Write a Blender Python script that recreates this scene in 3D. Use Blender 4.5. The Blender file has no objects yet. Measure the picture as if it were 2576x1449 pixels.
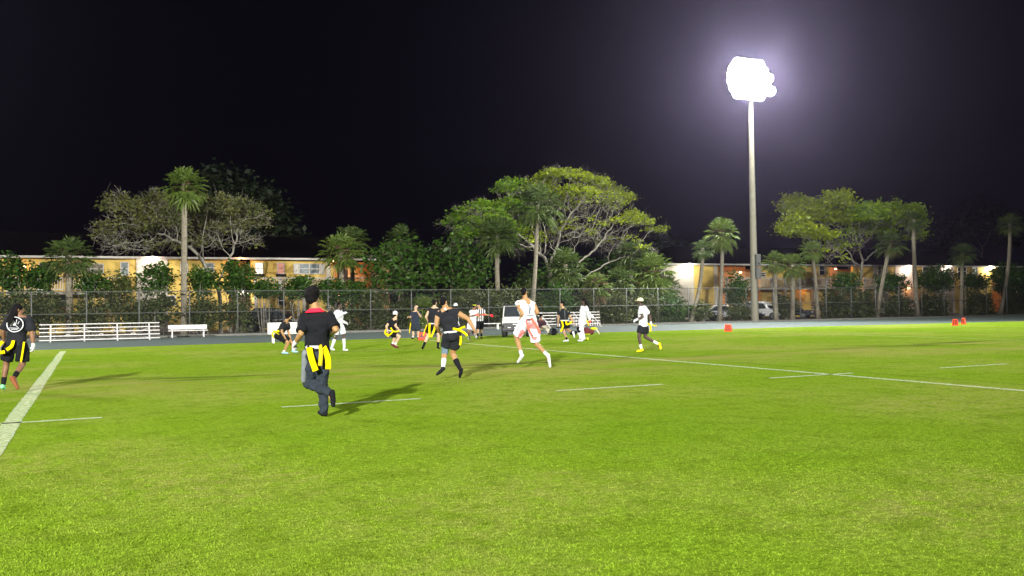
import bpy, math, random
import numpy as np
from mathutils import Vector, Matrix
random.seed(7)
np.random.seed(7)
R = math.radians
sc = bpy.context.scene
COL = sc.collection

# ------------------------------------------------------------------ camera
FPX = 2274.0            # focal length for a 2576 px wide picture
CAMH = 1.6
cam_d = bpy.data.cameras.new('camera')
cam_d.sensor_width = 36
cam_d.lens = FPX / 2576 * 36
cam_d.clip_start = 0.1
cam_d.clip_end = 2000
cam = bpy.data.objects.new('camera', cam_d)
COL.objects.link(cam)
CM = Matrix.Rotation(R(-25), 4, 'Z') @ Matrix.Rotation(R(90 + 1.15), 4, 'X') @ Matrix.Rotation(R(-0.83), 4, 'Z')
CM.translation = (0, 0, CAMH)
cam.matrix_world = CM
sc.camera = cam
CR = CM.to_3x3()
CFW = CR @ Vector((0, 0, -1))

# ------------------------------------------------------------------ world, exposure
w = bpy.data.worlds.new('World')
sc.world = w
w.use_nodes = True
nt = w.node_tree
bg = nt.nodes['Background']
tc = nt.nodes.new('ShaderNodeTexCoord')
sx = nt.nodes.new('ShaderNodeSeparateXYZ')
rp = nt.nodes.new('ShaderNodeValToRGB')
nt.links.new(tc.outputs['Generated'], sx.inputs[0])
nt.links.new(sx.outputs['Z'], rp.inputs[0])
nt.links.new(rp.outputs[0], bg.inputs[0])
rp.color_ramp.elements[0].position = 0.0
rp.color_ramp.elements[0].color = (0.0020, 0.0016, 0.0030, 1)
rp.color_ramp.elements[1].position = 0.35
rp.color_ramp.elements[1].color = (0.0010, 0.0010, 0.0022, 1)
bg.inputs[1].default_value = 1.0
sc.view_settings.view_transform = 'Standard'
sc.view_settings.look = 'None'
sc.view_settings.exposure = 0.0
sc.view_settings.gamma = 1.0
sc.cycles.use_denoising = True
sc.cycles.max_bounces = 5
sc.cycles.diffuse_bounces = 2
sc.cycles.transparent_max_bounces = 12
sc.cycles.volume_bounces = 0
sc.cycles.sample_clamp_indirect = 3
sc.cycles.volume_step_rate = 4.0

# ------------------------------------------------------------------ floodlights of the field
def spot(name, loc, target, watt, ang=100, blend=0.6, col=(1, .97, .92), size=0.9):
    d = bpy.data.lights.new(name, 'SPOT')
    d.energy = watt
    d.color = col
    d.spot_size = R(ang)
    d.spot_blend = blend
    d.shadow_soft_size = size
    o = bpy.data.objects.new(name, d)
    COL.objects.link(o)
    o.location = loc
    o.rotation_euler = (Vector(target) - Vector(loc)).to_track_quat('-Z', 'Y').to_euler()
    return o
KW = 2100.0
HAZE = 0.00015
spot('floodlight_beam', (-33, -38, 23.5), (10, 46, 2), 300 * KW, 60, 1.0)
spot('floodlight_beam', (62, -40, 27), (26, 46, 2), 210 * KW, 60, 1.0)
spot('floodlight_beam', (-22, 59, 21), (-2, 25, 0), 40 * KW, 120, .8)

# ------------------------------------------------------------------ pixel helpers (2576 x 1449 frame)
def ray(px, py):
    return CR @ Vector((px - 1288, 724.5 - py, -FPX))
def G(px, py, z=0.0):
    d = ray(px, py)
    t = (z - CAMH) / d.z
    return Vector((d.x * t, d.y * t, z))
def W(px, py, Y):
    d = ray(px, py)
    t = Y / d.y
    return Vector((d.x * t, Y, CAMH + d.z * t))
def SC(p):
    return FPX / (Vector(p) - Vector((0, 0, CAMH))).dot(CFW)

# ------------------------------------------------------------------ object helpers
def tag(o, label=None, cat=None, group=None, kind=None):
    if label: o['label'] = label
    if cat: o['category'] = cat
    if group: o['group'] = group
    if kind: o['kind'] = kind
    return o
def empty(name, loc=(0, 0, 0), rz=0.0):
    o = bpy.data.objects.new(name, None)
    o.empty_display_size = .2
    COL.objects.link(o)
    o.location = loc
    o.rotation_euler = (0, 0, rz)
    return o
def copy_tree(o, parent=None):
    c = o.copy()
    COL.objects.link(c)
    if parent: c.parent = parent
    for ch in list(o.children):
        copy_tree(ch, c)
    return c

class MB:
    def __init__(s):
        s.v = []; s.f = []; s.n = 0
    def add(s, v, f):
        b = s.n
        s.v.extend(v); s.f.extend([tuple(i + b for i in q) for q in f]); s.n += len(v)
        return s
    def box(s, c, d, rz=0.0, M=None):
        x, y, z = [k / 2 for k in d]
        vs = [(-x, -y, -z), (x, -y, -z), (x, y, -z), (-x, y, -z), (-x, -y, z), (x, -y, z), (x, y, z), (-x, y, z)]
        m = M or Matrix.Rotation(rz, 3, 'Z')
        vs = [tuple(m @ Vector(q) + Vector(c)) for q in vs]
        return s.add(vs, [(0, 3, 2, 1), (4, 5, 6, 7), (0, 1, 5, 4), (1, 2, 6, 5), (2, 3, 7, 6), (3, 0, 4, 7)])
    def tube(s, pts, rad, n=8, cap=True):
        pts = [Vector(p) for p in pts]
        if not hasattr(rad, '__len__'): rad = [rad] * len(pts)
        vs = []; fs = []
        ref = None
        for i, p in enumerate(pts):
            a = pts[max(i - 1, 0)]; b = pts[min(i + 1, len(pts) - 1)]
            t = (b - a)
            if t.length < 1e-7: t = Vector((0, 0, 1))
            t.normalize()
            if ref is None:
                ref = Vector((1, 0, 0)) if abs(t.x) < .8 else Vector((0, 1, 0))
            u = (ref - t * ref.dot(t))
            if u.length < 1e-5: u = t.orthogonal()
            u.normalize(); ref = u
            w_ = t.cross(u)
            for k in range(n):
                an = 2 * math.pi * k / n
                vs.append(tuple(p + (u * math.cos(an) + w_ * math.sin(an)) * rad[i]))
        for i in range(len(pts) - 1):
            for k in range(n):
                k2 = (k + 1) % n
                fs.append((i * n + k, i * n + k2, (i + 1) * n + k2, (i + 1) * n + k))
        if cap:
            fs.append(tuple(range(n))[::-1])
            fs.append(tuple((len(pts) - 1) * n + k for k in range(n)))
        return s.add(vs, fs)
    def bar(s, a, b, r, n=6): return s.tube([a, b], r, n)
    def ell(s, c, r, M=None, nu=14, nv=9):
        m = M or Matrix.Identity(3)
        vs = [tuple(m @ Vector((0, 0, r[2])) + Vector(c))]
        for i in range(1, nv):
            th = math.pi * i / nv
            for k in range(nu):
                ph = 2 * math.pi * k / nu
                vs.append(tuple(m @ Vector((r[0] * math.sin(th) * math.cos(ph), r[1] * math.sin(th) * math.sin(ph), r[2] * math.cos(th))) + Vector(c)))
        vs.append(tuple(m @ Vector((0, 0, -r[2])) + Vector(c)))
        fs = [(0, 1 + k, 1 + (k + 1) % nu) for k in range(nu)]
        for i in range(nv - 2):
            for k in range(nu):
                a = 1 + i * nu
                fs.append((a + k, a + nu + k, a + nu + (k + 1) % nu, a + (k + 1) % nu))
        L = len(vs) - 1; a = 1 + (nv - 2) * nu
        fs += [(L, a + (k + 1) % nu, a + k) for k in range(nu)]
        return s.add(vs, fs)
    def cap(s, a, b, ra, rb):          # capsule with two radii
        a = Vector(a); b = Vector(b)
        s.ell(a, (ra,) * 3, nu=12, nv=8); s.ell(b, (rb,) * 3, nu=12, nv=8)
        if (b - a).length > 1e-4: s.tube([a, b], [ra, rb], 12)
        return s
    def loft(s, rings, n=20):          # rings: (centre, lateral unit, depth unit, hw, hd)
        vs = []; fs = []
        for (c, u, w_, a, b) in rings:
            for k in range(n):
                an = 2 * math.pi * k / n
                x = math.copysign(abs(math.cos(an)) ** .8, math.cos(an)); y = math.copysign(abs(math.sin(an)) ** .8, math.sin(an))
                vs.append(tuple(c + u * x * a + w_ * y * b))
        for i in range(len(rings) - 1):
            for k in range(n):
                k2 = (k + 1) % n
                fs.append((i * n + k, i * n + k2, (i + 1) * n + k2, (i + 1) * n + k))
        fs.append(tuple(range(n))[::-1]); fs.append(tuple((len(rings) - 1) * n + k for k in range(n)))
        return s.add(vs, fs)
    def prism(s, poly, y0, y1):        # x-z outline extruded along y
        n = len(poly)
        vs = [(x, y0, z) for x, z in poly] + [(x, y1, z) for x, z in poly]
        fs = [tuple(range(n)), tuple(range(n, 2 * n))[::-1]] + [(i, (i + 1) % n, n + (i + 1) % n, n + i)[::-1] for i in range(n)]
        return s.add(vs, fs)
    def build(s, name, mat, parent=None, smooth=False, remesh=None, smo=0, disp=0.0, bevel=0.0):
        me = bpy.data.meshes.new(name)
        me.from_pydata(s.v, [], s.f)
        me.update()
        if smooth: me.polygons.foreach_set('use_smooth', [True] * len(me.polygons))
        if mat: me.materials.append(mat)
        o = bpy.data.objects.new(name, me)
        COL.objects.link(o)
        if parent is not None: o.parent = parent
        if bevel:
            m = o.modifiers.new('bevel', 'BEVEL'); m.width = bevel; m.segments = 2; m.limit_method = 'ANGLE'
        if remesh:
            m = o.modifiers.new('remesh', 'REMESH'); m.mode = 'VOXEL'; m.voxel_size = remesh; m.use_smooth_shade = True
            if smo:
                m = o.modifiers.new('smooth', 'SMOOTH'); m.factor = .5; m.iterations = smo
            if disp:
                m = o.modifiers.new('folds', 'DISPLACE'); m.texture = FOLD; m.strength = disp; m.mid_level = .5
        return o
FOLD = bpy.data.textures.new('folds', 'CLOUDS')
FOLD.noise_scale = .13
FOLD.noise_depth = 2

def npmesh(name, V, F, mat, parent=None):
    """V (n,3), F (m,3|4) numpy -> mesh object"""
    me = bpy.data.meshes.new(name)
    k = F.shape[1]
    me.vertices.add(len(V)); me.vertices.foreach_set('co', V.astype(np.float32).ravel())
    me.loops.add(F.size); me.loops.foreach_set('vertex_index', F.astype(np.int32).ravel())
    me.polygons.add(len(F))
    me.polygons.foreach_set('loop_start', np.arange(0, F.size, k, dtype=np.int32))
    me.polygons.foreach_set('loop_total', np.full(len(F), k, dtype=np.int32))
    me.update(calc_edges=True)
    if mat: me.materials.append(mat)
    o = bpy.data.objects.new(name, me)
    COL.objects.link(o)
    if parent is not None: o.parent = parent
    return o

# ------------------------------------------------------------------ materials
def mat(name, col, rough=.7, metal=0.0, var=.12, scale=8.0, bump=0.0, emit=None, es=0.0, spec=.4, detail=4, trans=0.0, sheen=0.0):
    m = bpy.data.materials.new(name); m.use_nodes = True
    t = m.node_tree; b = t.nodes['Principled BSDF']
    b.inputs['Roughness'].default_value = rough
    b.inputs['Metallic'].default_value = metal
    b.inputs['Specular IOR Level'].default_value = spec
    if trans: b.inputs['Transmission Weight'].default_value = trans
    if sheen: b.inputs['Sheen Weight'].default_value = sheen
    co = t.nodes.new('ShaderNodeTexCoord')
    no = t.nodes.new('ShaderNodeTexNoise'); no.inputs['Scale'].default_value = scale; no.inputs['Detail'].default_value = detail
    t.links.new(co.outputs['Object'], no.inputs['Vector'])
    r = t.nodes.new('ShaderNodeValToRGB')
    r.color_ramp.elements[0].position = .3; r.color_ramp.elements[1].position = .7
    r.color_ramp.elements[0].color = tuple(max(0, c * (1 - var)) for c in col) + (1,)
    r.color_ramp.elements[1].color = tuple(min(1, c * (1 + var)) for c in col) + (1,)
    t.links.new(no.outputs['Fac'], r.inputs[0]); t.links.new(r.outputs[0], b.inputs['Base Color'])
    if bump:
        bp = t.nodes.new('ShaderNodeBump'); bp.inputs['Strength'].default_value = bump; bp.inputs['Distance'].default_value = .02
        t.links.new(no.outputs['Fac'], bp.inputs['Height']); t.links.new(bp.outputs[0], b.inputs['Normal'])
    if emit:
        b.inputs['Emission Color'].default_value = tuple(emit) + (1,); b.inputs['Emission Strength'].default_value = es
    return m

def leafmat(name, cols, rough=.55, transl=.35):
    """foliage: colour varies leaf by leaf and clump by clump"""
    m = bpy.data.materials.new(name); m.use_nodes = True
    t = m.node_tree; b = t.nodes['Principled BSDF']; out = t.nodes['Material Output']
    b.inputs['Roughness'].default_value = rough; b.inputs['Specular IOR Level'].default_value = .3
    g = t.nodes.new('ShaderNodeNewGeometry'); co = t.nodes.new('ShaderNodeTexCoord')
    no = t.nodes.new('ShaderNodeTexNoise'); no.inputs['Scale'].default_value = .8; no.inputs['Detail'].default_value = 3
    t.links.new(co.outputs['Object'], no.inputs['Vector'])
    mx = t.nodes.new('ShaderNodeMath'); mx.operation = 'MULTIPLY_ADD'; mx.inputs[1].default_value = .45
    t.links.new(g.outputs['Random Per Island'], mx.inputs[0])
    m2 = t.nodes.new('ShaderNodeMath'); m2.operation = 'MULTIPLY_ADD'; m2.inputs[1].default_value = 1.1; m2.inputs[2].default_value = -.28
    t.links.new(no.outputs['Fac'], m2.inputs[0]); t.links.new(m2.outputs[0], mx.inputs[2])
    r = t.nodes.new('ShaderNodeValToRGB')
    r.color_ramp.elements[0].color = tuple(cols[0]) + (1,); r.color_ramp.elements[1].color = tuple(cols[-1]) + (1,)
    for i, c in enumerate(cols[1:-1]):
        e = r.color_ramp.elements.new((i + 1) / (len(cols) - 1)); e.color = tuple(c) + (1,)
    t.links.new(mx.outputs[0], r.inputs[0]); t.links.new(r.outputs[0], b.inputs['Base Color'])
    tr = t.nodes.new('ShaderNodeBsdfTranslucent'); t.links.new(r.outputs[0], tr.inputs[0])
    ms = t.nodes.new('ShaderNodeMixShader'); ms.inputs[0].default_value = transl
    t.links.new(b.outputs[0], ms.inputs[1]); t.links.new(tr.outputs[0], ms.inputs[2]); t.links.new(ms.outputs[0], out.inputs[0])
    return m

def emat(name, col, s):
    m = bpy.data.materials.new(name); m.use_nodes = True
    t = m.node_tree; b = t.nodes['Principled BSDF']
    b.inputs['Base Color'].default_value = (.15, .12, .11, 1)
    b.inputs['Emission Color'].default_value = tuple(col) + (1,); b.inputs['Emission Strength'].default_value = s
    return m

M = {}
M['bark'] = mat('pale_bark', (.215, .20, .165), .9, var=.3, scale=3, bump=.5)
M['bark2'] = mat('brown_bark', (.16, .13, .095), .95, var=.35, scale=5, bump=.6)
M['palmtrunk'] = mat('palm_trunk', (.185, .165, .12), .9, var=.3, scale=9, bump=.8)
M['dead'] = leafmat('dead_fronds', [(.10, .065, .035), (.22, .15, .09)], .9, .2)
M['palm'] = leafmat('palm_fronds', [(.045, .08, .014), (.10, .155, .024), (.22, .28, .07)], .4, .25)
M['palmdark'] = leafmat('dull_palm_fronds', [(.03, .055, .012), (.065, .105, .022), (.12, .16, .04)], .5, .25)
M['lime'] = leafmat('lamplit_lime_leaves', [(.10, .16, .010), (.27, .35, .015), (.46, .52, .02)], .5, .4)  # brightness of foliage close to the pole lamp is put into this colour
M['dim_side'] = leafmat('dim_side_leaves', [(.05, .12, .012), (.14, .27, .015), (.30, .42, .02)], .5, .4)  # darker copy for the crown half farther from the pole lamp
M['bright'] = leafmat('lamplit_green_leaves', [(.08, .17, .010), (.24, .38, .014), (.44, .56, .025)], .5, .4)  # lamp brightness beside the pole is mixed into this leaf colour
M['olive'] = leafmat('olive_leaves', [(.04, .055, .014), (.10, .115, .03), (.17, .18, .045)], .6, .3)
M['dark'] = leafmat('dimmed_leaves', [(.004, .009, .003), (.010, .02, .006), (.018, .032, .010)], .6, .25)  # dimness of the far, weakly lit trees is put into this colour
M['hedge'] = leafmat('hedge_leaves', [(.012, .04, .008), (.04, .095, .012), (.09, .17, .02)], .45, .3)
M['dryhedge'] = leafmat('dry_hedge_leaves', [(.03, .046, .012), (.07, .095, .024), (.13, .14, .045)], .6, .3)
M['galv'] = mat('galvanised_steel', (.095, .10, .092), .65, .1, var=.15, scale=6)
M['wire'] = mat('fence_wire', (.055, .063, .055), .6, .3)
M['white'] = mat('white_paint', (.60, .585, .57), .5, var=.06)
M['alu'] = mat('aluminium', (.62, .60, .58), .4, .3, var=.06)
M['black'] = mat('black_paint', (.012, .012, .014), .4)
M['rubber'] = mat('rubber', (.015, .015, .015), .85)
M['glass'] = mat('window_glass', (.03, .035, .04), .08, 0, spec=.8)
M['orange'] = mat('orange_foam', (.85, .07, .012), .6, var=.08, emit=(.9, .07, .01), es=0.0)
M['sky'] = None

def skin(name, c): return mat(name, c, .55, var=.08, scale=14, spec=.35)
SK = {'light': skin('light_skin', (.36, .21, .115)), 'tan': skin('tan_skin', (.29, .16, .062)), 'pale': skin('pale_skin', (.44, .29, .185)),
      'brown': skin('brown_skin', (.17, .085, .045)), 'dark': skin('dark_skin', (.055, .032, .022))}
def cloth(name, c, var=.12): return mat(name, c, .9, var=var, scale=10, bump=.15, spec=.12)
CL = {'black': cloth('black_cloth', (.0075, .008, .010)), 'char': cloth('charcoal_cloth', (.013, .014, .017)), 'white': cloth('white_cloth', (.52, .53, .555), .08),
      'grey': cloth('grey_cloth', (.13, .145, .16)), 'slate': cloth('slate_cloth', (.021, .028, .036)), 'yellow': cloth('yellow_ribbon', (.66, .52, .0), .05),
      'red': cloth('red_cloth', (.75, .02, .05)), 'navy': cloth('navy_cloth', (.022, .028, .045)), 'beige': cloth('beige_cloth', (.45, .42, .34)),
      'maroon': cloth('maroon_cloth', (.045, .018, .026)), 'cream': cloth('cream_cap', (.62, .58, .36)), 'neon': cloth('neon_yellow', (.5, .56, .02)),
      'stripegrey': cloth('pale_grey_cloth', (.15, .165, .18)), 'gold': cloth('dull_gold_ribbon', (.45, .34, .01)), 'coral': cloth('coral_ribbon', (.8, .12, .08)), 'lav': cloth('white_lilac_cloth', (.66, .62, .72), .08), 'khaki': cloth('khaki_cloth', (.13, .13, .055)),
      'wine': cloth('wine_shoe', (.11, .03, .03)), 'mint': cloth('mint_shoe', (.2, .6, .3)), 'bluegrey': cloth('blue_grey_cloth', (.11, .16, .21)),
      'brownshoe': cloth('copper_shoe', (.20, .07, .03)), 'aqua': cloth('aqua_shoe', (.25, .42, .5)), 'yshoe': cloth('yellow_shoe', (.8, .62, .01))}
def patterned(name):
    m = CL['lav'].copy(); m.name = name; t = m.node_tree; b = t.nodes['Principled BSDF']
    src = b.inputs['Base Color'].links[0].from_socket
    co = t.nodes.new('ShaderNodeTexCoord'); n = t.nodes.new('ShaderNodeTexNoise'); n.inputs['Scale'].default_value = 4.5; n.inputs['Detail'].default_value = 1
    r = t.nodes.new('ShaderNodeValToRGB'); r.color_ramp.elements[0].position = .57; r.color_ramp.elements[1].position = .62
    x = t.nodes.new('ShaderNodeMix'); x.data_type = 'RGBA'; x.inputs[7].default_value = (.72, .18, .17, 1)
    t.links.new(co.outputs['Object'], n.inputs['Vector']); t.links.new(n.outputs['Fac'], r.inputs[0]); t.links.new(r.outputs[0], x.inputs[0])
    t.links.new(src, x.inputs[6]); t.links.new(x.outputs[2], b.inputs['Base Color'])
    return m
def striped(name):
    m = bpy.data.materials.new(name); m.use_nodes = True; t = m.node_tree; b = t.nodes['Principled BSDF']; b.inputs['Roughness'].default_value = .9
    co = t.nodes.new('ShaderNodeTexCoord'); sp = t.nodes.new('ShaderNodeSeparateXYZ'); t.links.new(co.outputs['Object'], sp.inputs[0])
    a = t.nodes.new('ShaderNodeMath'); a.operation = 'MULTIPLY'; a.inputs[1].default_value = 2 * math.pi / .10; t.links.new(sp.outputs['X'], a.inputs[0])
    c = t.nodes.new('ShaderNodeMath'); c.operation = 'SINE'; t.links.new(a.outputs[0], c.inputs[0])
    r = t.nodes.new('ShaderNodeValToRGB'); r.color_ramp.interpolation = 'CONSTANT'; r.color_ramp.elements[0].color = (.008, .008, .009, 1); r.color_ramp.elements[1].position = .001; r.color_ramp.elements[1].color = (.5, .5, .52, 1)
    t.links.new(c.outputs[0], r.inputs[0]); t.links.new(r.outputs[0], b.inputs['Base Color'])
    return m
CL['stripe'] = striped('referee_stripes')
CL['print'] = patterned('red_patterned_cloth')
HAIR = mat('black_hair', (.006, .0055, .006), .9, var=.4, scale=30, bump=.6, spec=.08)
BALD = SK['light']

# ================================================================== GROUND
def grass_nodes(name, paint=None):
    m = bpy.data.materials.new(name); m.use_nodes = True
    t = m.node_tree; b = t.nodes['Principled BSDF']; L = t.links.new
    b.inputs['Roughness'].default_value = 1; b.inputs['Specular IOR Level'].default_value = 0
    co = t.nodes.new('ShaderNodeTexCoord')
    def noise(scale, detail=4, vec=(1, 1, 1), rough=.55):
        mp = t.nodes.new('ShaderNodeMapping'); mp.inputs['Scale'].default_value = vec
        L(co.outputs['Object'], mp.inputs[0])
        n = t.nodes.new('ShaderNodeTexNoise'); n.inputs['Scale'].default_value = scale; n.inputs['Detail'].default_value = detail
        n.inputs['Roughness'].default_value = rough
        L(mp.outputs[0], n.inputs['Vector']); return n.outputs['Fac']
    def ramp(src, p0, p1, c0=(0, 0, 0), c1=(1, 1, 1)):
        r = t.nodes.new('ShaderNodeValToRGB'); L(src, r.inputs[0])
        r.color_ramp.elements[0].position = p0; r.color_ramp.elements[1].position = p1
        r.color_ramp.elements[0].color = tuple(c0) + (1,); r.color_ramp.elements[1].color = tuple(c1) + (1,)
        return r.outputs[0]
    def mix(f, a, c, mode='MIX', fac=None):
        x = t.nodes.new('ShaderNodeMix'); x.data_type = 'RGBA'; x.blend_type = mode
        if f is not None: L(f, x.inputs[0])
        else: x.inputs[0].default_value = fac
        for s, k in ((a, 6), (c, 7)):
            if isinstance(s, tuple): x.inputs[k].default_value = s + (1,)
            else: L(s, x.inputs[k])
        return x.outputs[2]
    def mul(a, c):
        x = t.nodes.new('ShaderNodeMath'); x.operation = 'MULTIPLY'
        for s, k in ((a, 0), (c, 1)):
            if isinstance(s, (int, float)): x.inputs[k].default_value = s
            else: L(s, x.inputs[k])
        return x.outputs[0]
    base = mix(ramp(noise(.16, 3), .35, .65), (.158, .272, .014), (.202, .308, .022))
    base = mix(mul(ramp(noise(.7, 5), .42, .72), .55), base, (.22, .31, .035))
    dry = mul(ramp(noise(.16, 5, (1, 1, 1)), .47, .62), ramp(noise(5, 4), .35, .7))
    base = mix(mul(dry, .8), base, (.30, .29, .085))
    base = mix(mul(ramp(noise(2.2, 5), .48, .70), .6), base, (.12, .19, .012))
    fine = noise(38, 3, (1, 1, 1), .7)
    fine2 = noise(12, 4, (1, 1.6, 1), .6)
    base = mix(None, base, ramp(fine, .28, .72, (.58, .62, .55), (1.32, 1.28, 1.36)), 'MULTIPLY', .62)
    base = mix(None, base, ramp(fine2, .3, .7, (.55, .6, .5), (1.3, 1.27, 1.35)), 'MULTIPLY', .85)
    # worn band along the middle of the field and an old dark line beside the forty yard line
    sp = t.nodes.new('ShaderNodeSeparateXYZ'); L(co.outputs['Object'], sp.inputs[0])
    wob = t.nodes.new('ShaderNodeMath'); wob.operation = 'MULTIPLY_ADD'; L(noise(.12, 2), wob.inputs[0]); wob.inputs[1].default_value = 7; L(sp.outputs['Y'], wob.inputs[2])
    def band(src, c, h):
        a = t.nodes.new('ShaderNodeMath'); a.operation = 'SUBTRACT'; L(src, a.inputs[0]); a.inputs[1].default_value = c
        d = t.nodes.new('ShaderNodeMath'); d.operation = 'ABSOLUTE'; L(a.outputs[0], d.inputs[0])
        e = t.nodes.new('ShaderNodeMapRange'); L(d.outputs[0], e.inputs[0]); e.inputs[1].default_value = 0; e.inputs[2].default_value = h
        e.inputs[3].default_value = 1; e.inputs[4].default_value = 0
        return e.outputs[0]
    worn = mul(mul(band(wob.outputs[0], 26.6, 1.3), ramp(noise(1.3, 5, (.28, 1.6, 1)), .45, .55)), ramp(noise(.13, 2), .44, .56))
    base = mix(mul(worn, .92), base, (.028, .036, .014))
    dryb = mul(band(wob.outputs[0], 25.0, 4.0), ramp(noise(.35, 5, (.7, 1.4, 1)), .42, .62))
    base = mix(mul(dryb, .8), base, (.27, .25, .075))
    old = mul(band(sp.outputs['X'], 15.75, .09), ramp(noise(1.3, 4, (3, .3, 1)), .42, .6))
    base = mix(mul(old, .7), base, (.05, .075, .02))
    if paint:
        pm = ramp(noise(14, 5, (1, 1, 1), .7), .30, .62)
        base = mix(mul(pm, paint), base, (.62, .68, .50))
    L(base, b.inputs['Base Color'])
    bp = t.nodes.new('ShaderNodeBump'); bp.inputs['Strength'].default_value = .7; bp.inputs['Distance'].default_value = .03
    L(fine, bp.inputs['Height']); L(bp.outputs[0], b.inputs['Normal'])
    return m

def sheet(name, poly, z, m):
    me = bpy.data.meshes.new(name)
    me.from_pydata([(x, y, z) for x, y in poly], [], [tuple(range(len(poly)))])
    me.update(); me.materials.append(m)
    o = bpy.data.objects.new(name, me); COL.objects.link(o)
    return tag(o, kind='structure')

M['soil'] = mat('leaf_litter_soil', (.055, .055, .035), .95, var=.5, scale=2.5, bump=.6)
M['asphalt'] = mat('parking_asphalt', (.05, .05, .05), .9, var=.2, scale=12, bump=.3)
M['track'] = mat('running_track', (.058, .086, .078), .75, var=.10, scale=1.2, bump=.1)
M['trackpaint'] = mat('lane_paint', (.10, .135, .12), .7, var=.3, scale=5)
M['kerb'] = mat('kerb_concrete', (.15, .15, .13), .8, var=.15)
GR = grass_nodes('field_turf')
GP = grass_nodes('painted_turf', .80)
sheet('ground', [(-300, -150), (450, -150), (450, 420), (-300, 420)], -0.016, M['soil'])
edge = [(-90, 43.6), (-2, 44.2), (5, 45.1), (15, 45.7), (30, 45.4), (44, 44.6), (60, 43.3), (80, 41), (120, 36)]
sheet('running_track', [(-90, 40), (-90, 58.6), (-5, 58.9), (30, 59.0), (60, 58.8), (150, 58.4), (150, 30)], -0.008, M['track'])
sheet('playing_field', [(150, -60), (-90, -60)][::-1] + [(150, -60)][:0] + [(150, 30)] + edge[::-1], 0.0, GR)
sheet('parking_lot', [(-60, 65), (190, 65), (190, 74.0), (-60, 74.0)], -0.008, M['asphalt'])
for k in range(1, 6):                     # faint lane lines
    mb = MB(); f = k / 6
    pts = [(x, y + (58.9 - y) * f) for x, y in edge]
    for a, b in zip(pts[:-1], pts[1:]):
        mb.add([(a[0], a[1], -.004), (b[0], b[1], -.004), (b[0], b[1] + .07, -.004), (a[0], a[1] + .07, -.004)], [(0, 1, 2, 3)])
    tag(mb.build('lane_line', M['trackpaint']), kind='structure')
mb = MB()
for a, b in zip([(-90, 58.75), (-5, 59.0), (30, 59.1), (60, 58.9)], [(-5, 59.0), (30, 59.1), (60, 58.9), (150, 58.5)]):
    v = [(a[0], a[1], -.01), (b[0], b[1], -.01), (b[0], b[1] + .14, -.01), (a[0], a[1] + .14, -.01)]
    mb.add(v + [(x, y, .11) for x, y, z in v], [(0, 1, 5, 4), (4, 5, 6, 7), (2, 3, 7, 6)])
tag(mb.build('track_kerb', M['kerb']), kind='structure')

def line(x0, y0, x1, y1, wd, name='yard_line'):
    a = Vector((x0, y0)); b = Vector((x1, y1)); n = max(2, int((b - a).length / .12)); d = (b - a).normalized(); p = Vector((-d.y, d.x))
    vs = []; fs = []
    for i in range(n + 1):
        c = a.lerp(b, i / n) + p * (.006 * math.sin(i * .11))
        jl = .22 if wd < .2 else .08; l = wd / 2 * random.uniform(1 - jl, 1 + jl); r = wd / 2 * random.uniform(1 - jl, 1 + jl)
        q = c + p * l; s_ = c - p * r
        vs += [(q.x, q.y, .004), (s_.x, s_.y, .004)]
    for i in range(n): fs.append((2 * i, 2 * i + 1, 2 * i + 3, 2 * i + 2))
    o = MB().add(vs, fs).build(name, GP)
    return tag(o, kind='structure')
line(-1.05, 8, -1.05, 41.8, .24)
line(14.6, -2, 14.9, 41.8, .19)
line(32.5, 10, 32.7, 41.0, .10)
for k in range(-1, 8):
    line(-1.1 + 5.08 * k + (.0 if k else .0) + (-1.2 if k == 0 else -1.15), 15.05, -1.1 + 5.08 * k + 1.25, 15.08, .15, 'hash_mark')
for k in range(0, 12):
    line(-2.2 + 5.08 * k, 33.0, 5.08 * k, 33.0, .06, 'hash_mark')
line(3, 42.6, 60, 41.3, .07, 'sideline')

# turf blades close to the camera
N = 170000
u = np.random.rand(N)
dep = 4.6 + 9.5 * u ** 1.15
lat = (np.random.rand(N) * 2 - 1) * dep * .62
c25, s25 = math.cos(R(25)), math.sin(R(25))
bx = lat * c25 + dep * s25; by = -lat * s25 + dep * c25
keep = (np.abs(bx + 1.05) > .16) & ~((np.abs(by - 15.05) < .1) & (((bx + 2.3) % 5.08) < 2.5)); bx = bx[keep]; by = by[keep]; dep = dep[keep]; N = len(bx)
cl = .55 + .45 * np.sin(bx * 2.3 + 1.7 * np.sin(by * 1.9)) * np.sin(by * 2.9 + 1.3 * np.sin(bx * 3.1)); h = (.005 + .012 * np.random.rand(N) * (.4 + .6 * cl)) * np.clip((15 - dep) / 7, .15, 1); wd = .0022 + .0022 * np.random.rand(N); wd *= (.7 + dep * .09)
an = np.random.rand(N) * 2 * np.pi; la = np.random.rand(N) * 2 * np.pi; ll = h * (.3 + .9 * np.random.rand(N))
V = np.zeros((N, 3, 3))
V[:, 0] = np.stack([bx - np.cos(an) * wd, by - np.sin(an) * wd, np.zeros(N)], 1)
V[:, 1] = np.stack([bx + np.cos(an) * wd, by + np.sin(an) * wd, np.zeros(N)], 1)
V[:, 2] = np.stack([bx + np.cos(la) * ll, by + np.sin(la) * ll, h], 1)
M['blade'] = leafmat('turf_blades', [(.11, .175, .003), (.17, .25, .004), (.27, .30, .04)], .85, .2)
o = npmesh('grass', V.reshape(-1, 3), np.arange(3 * N).reshape(-1, 3), GR)
tag(o, 'short bright green turf blades in the near part of the field', 'grass', kind='stuff')

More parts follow.
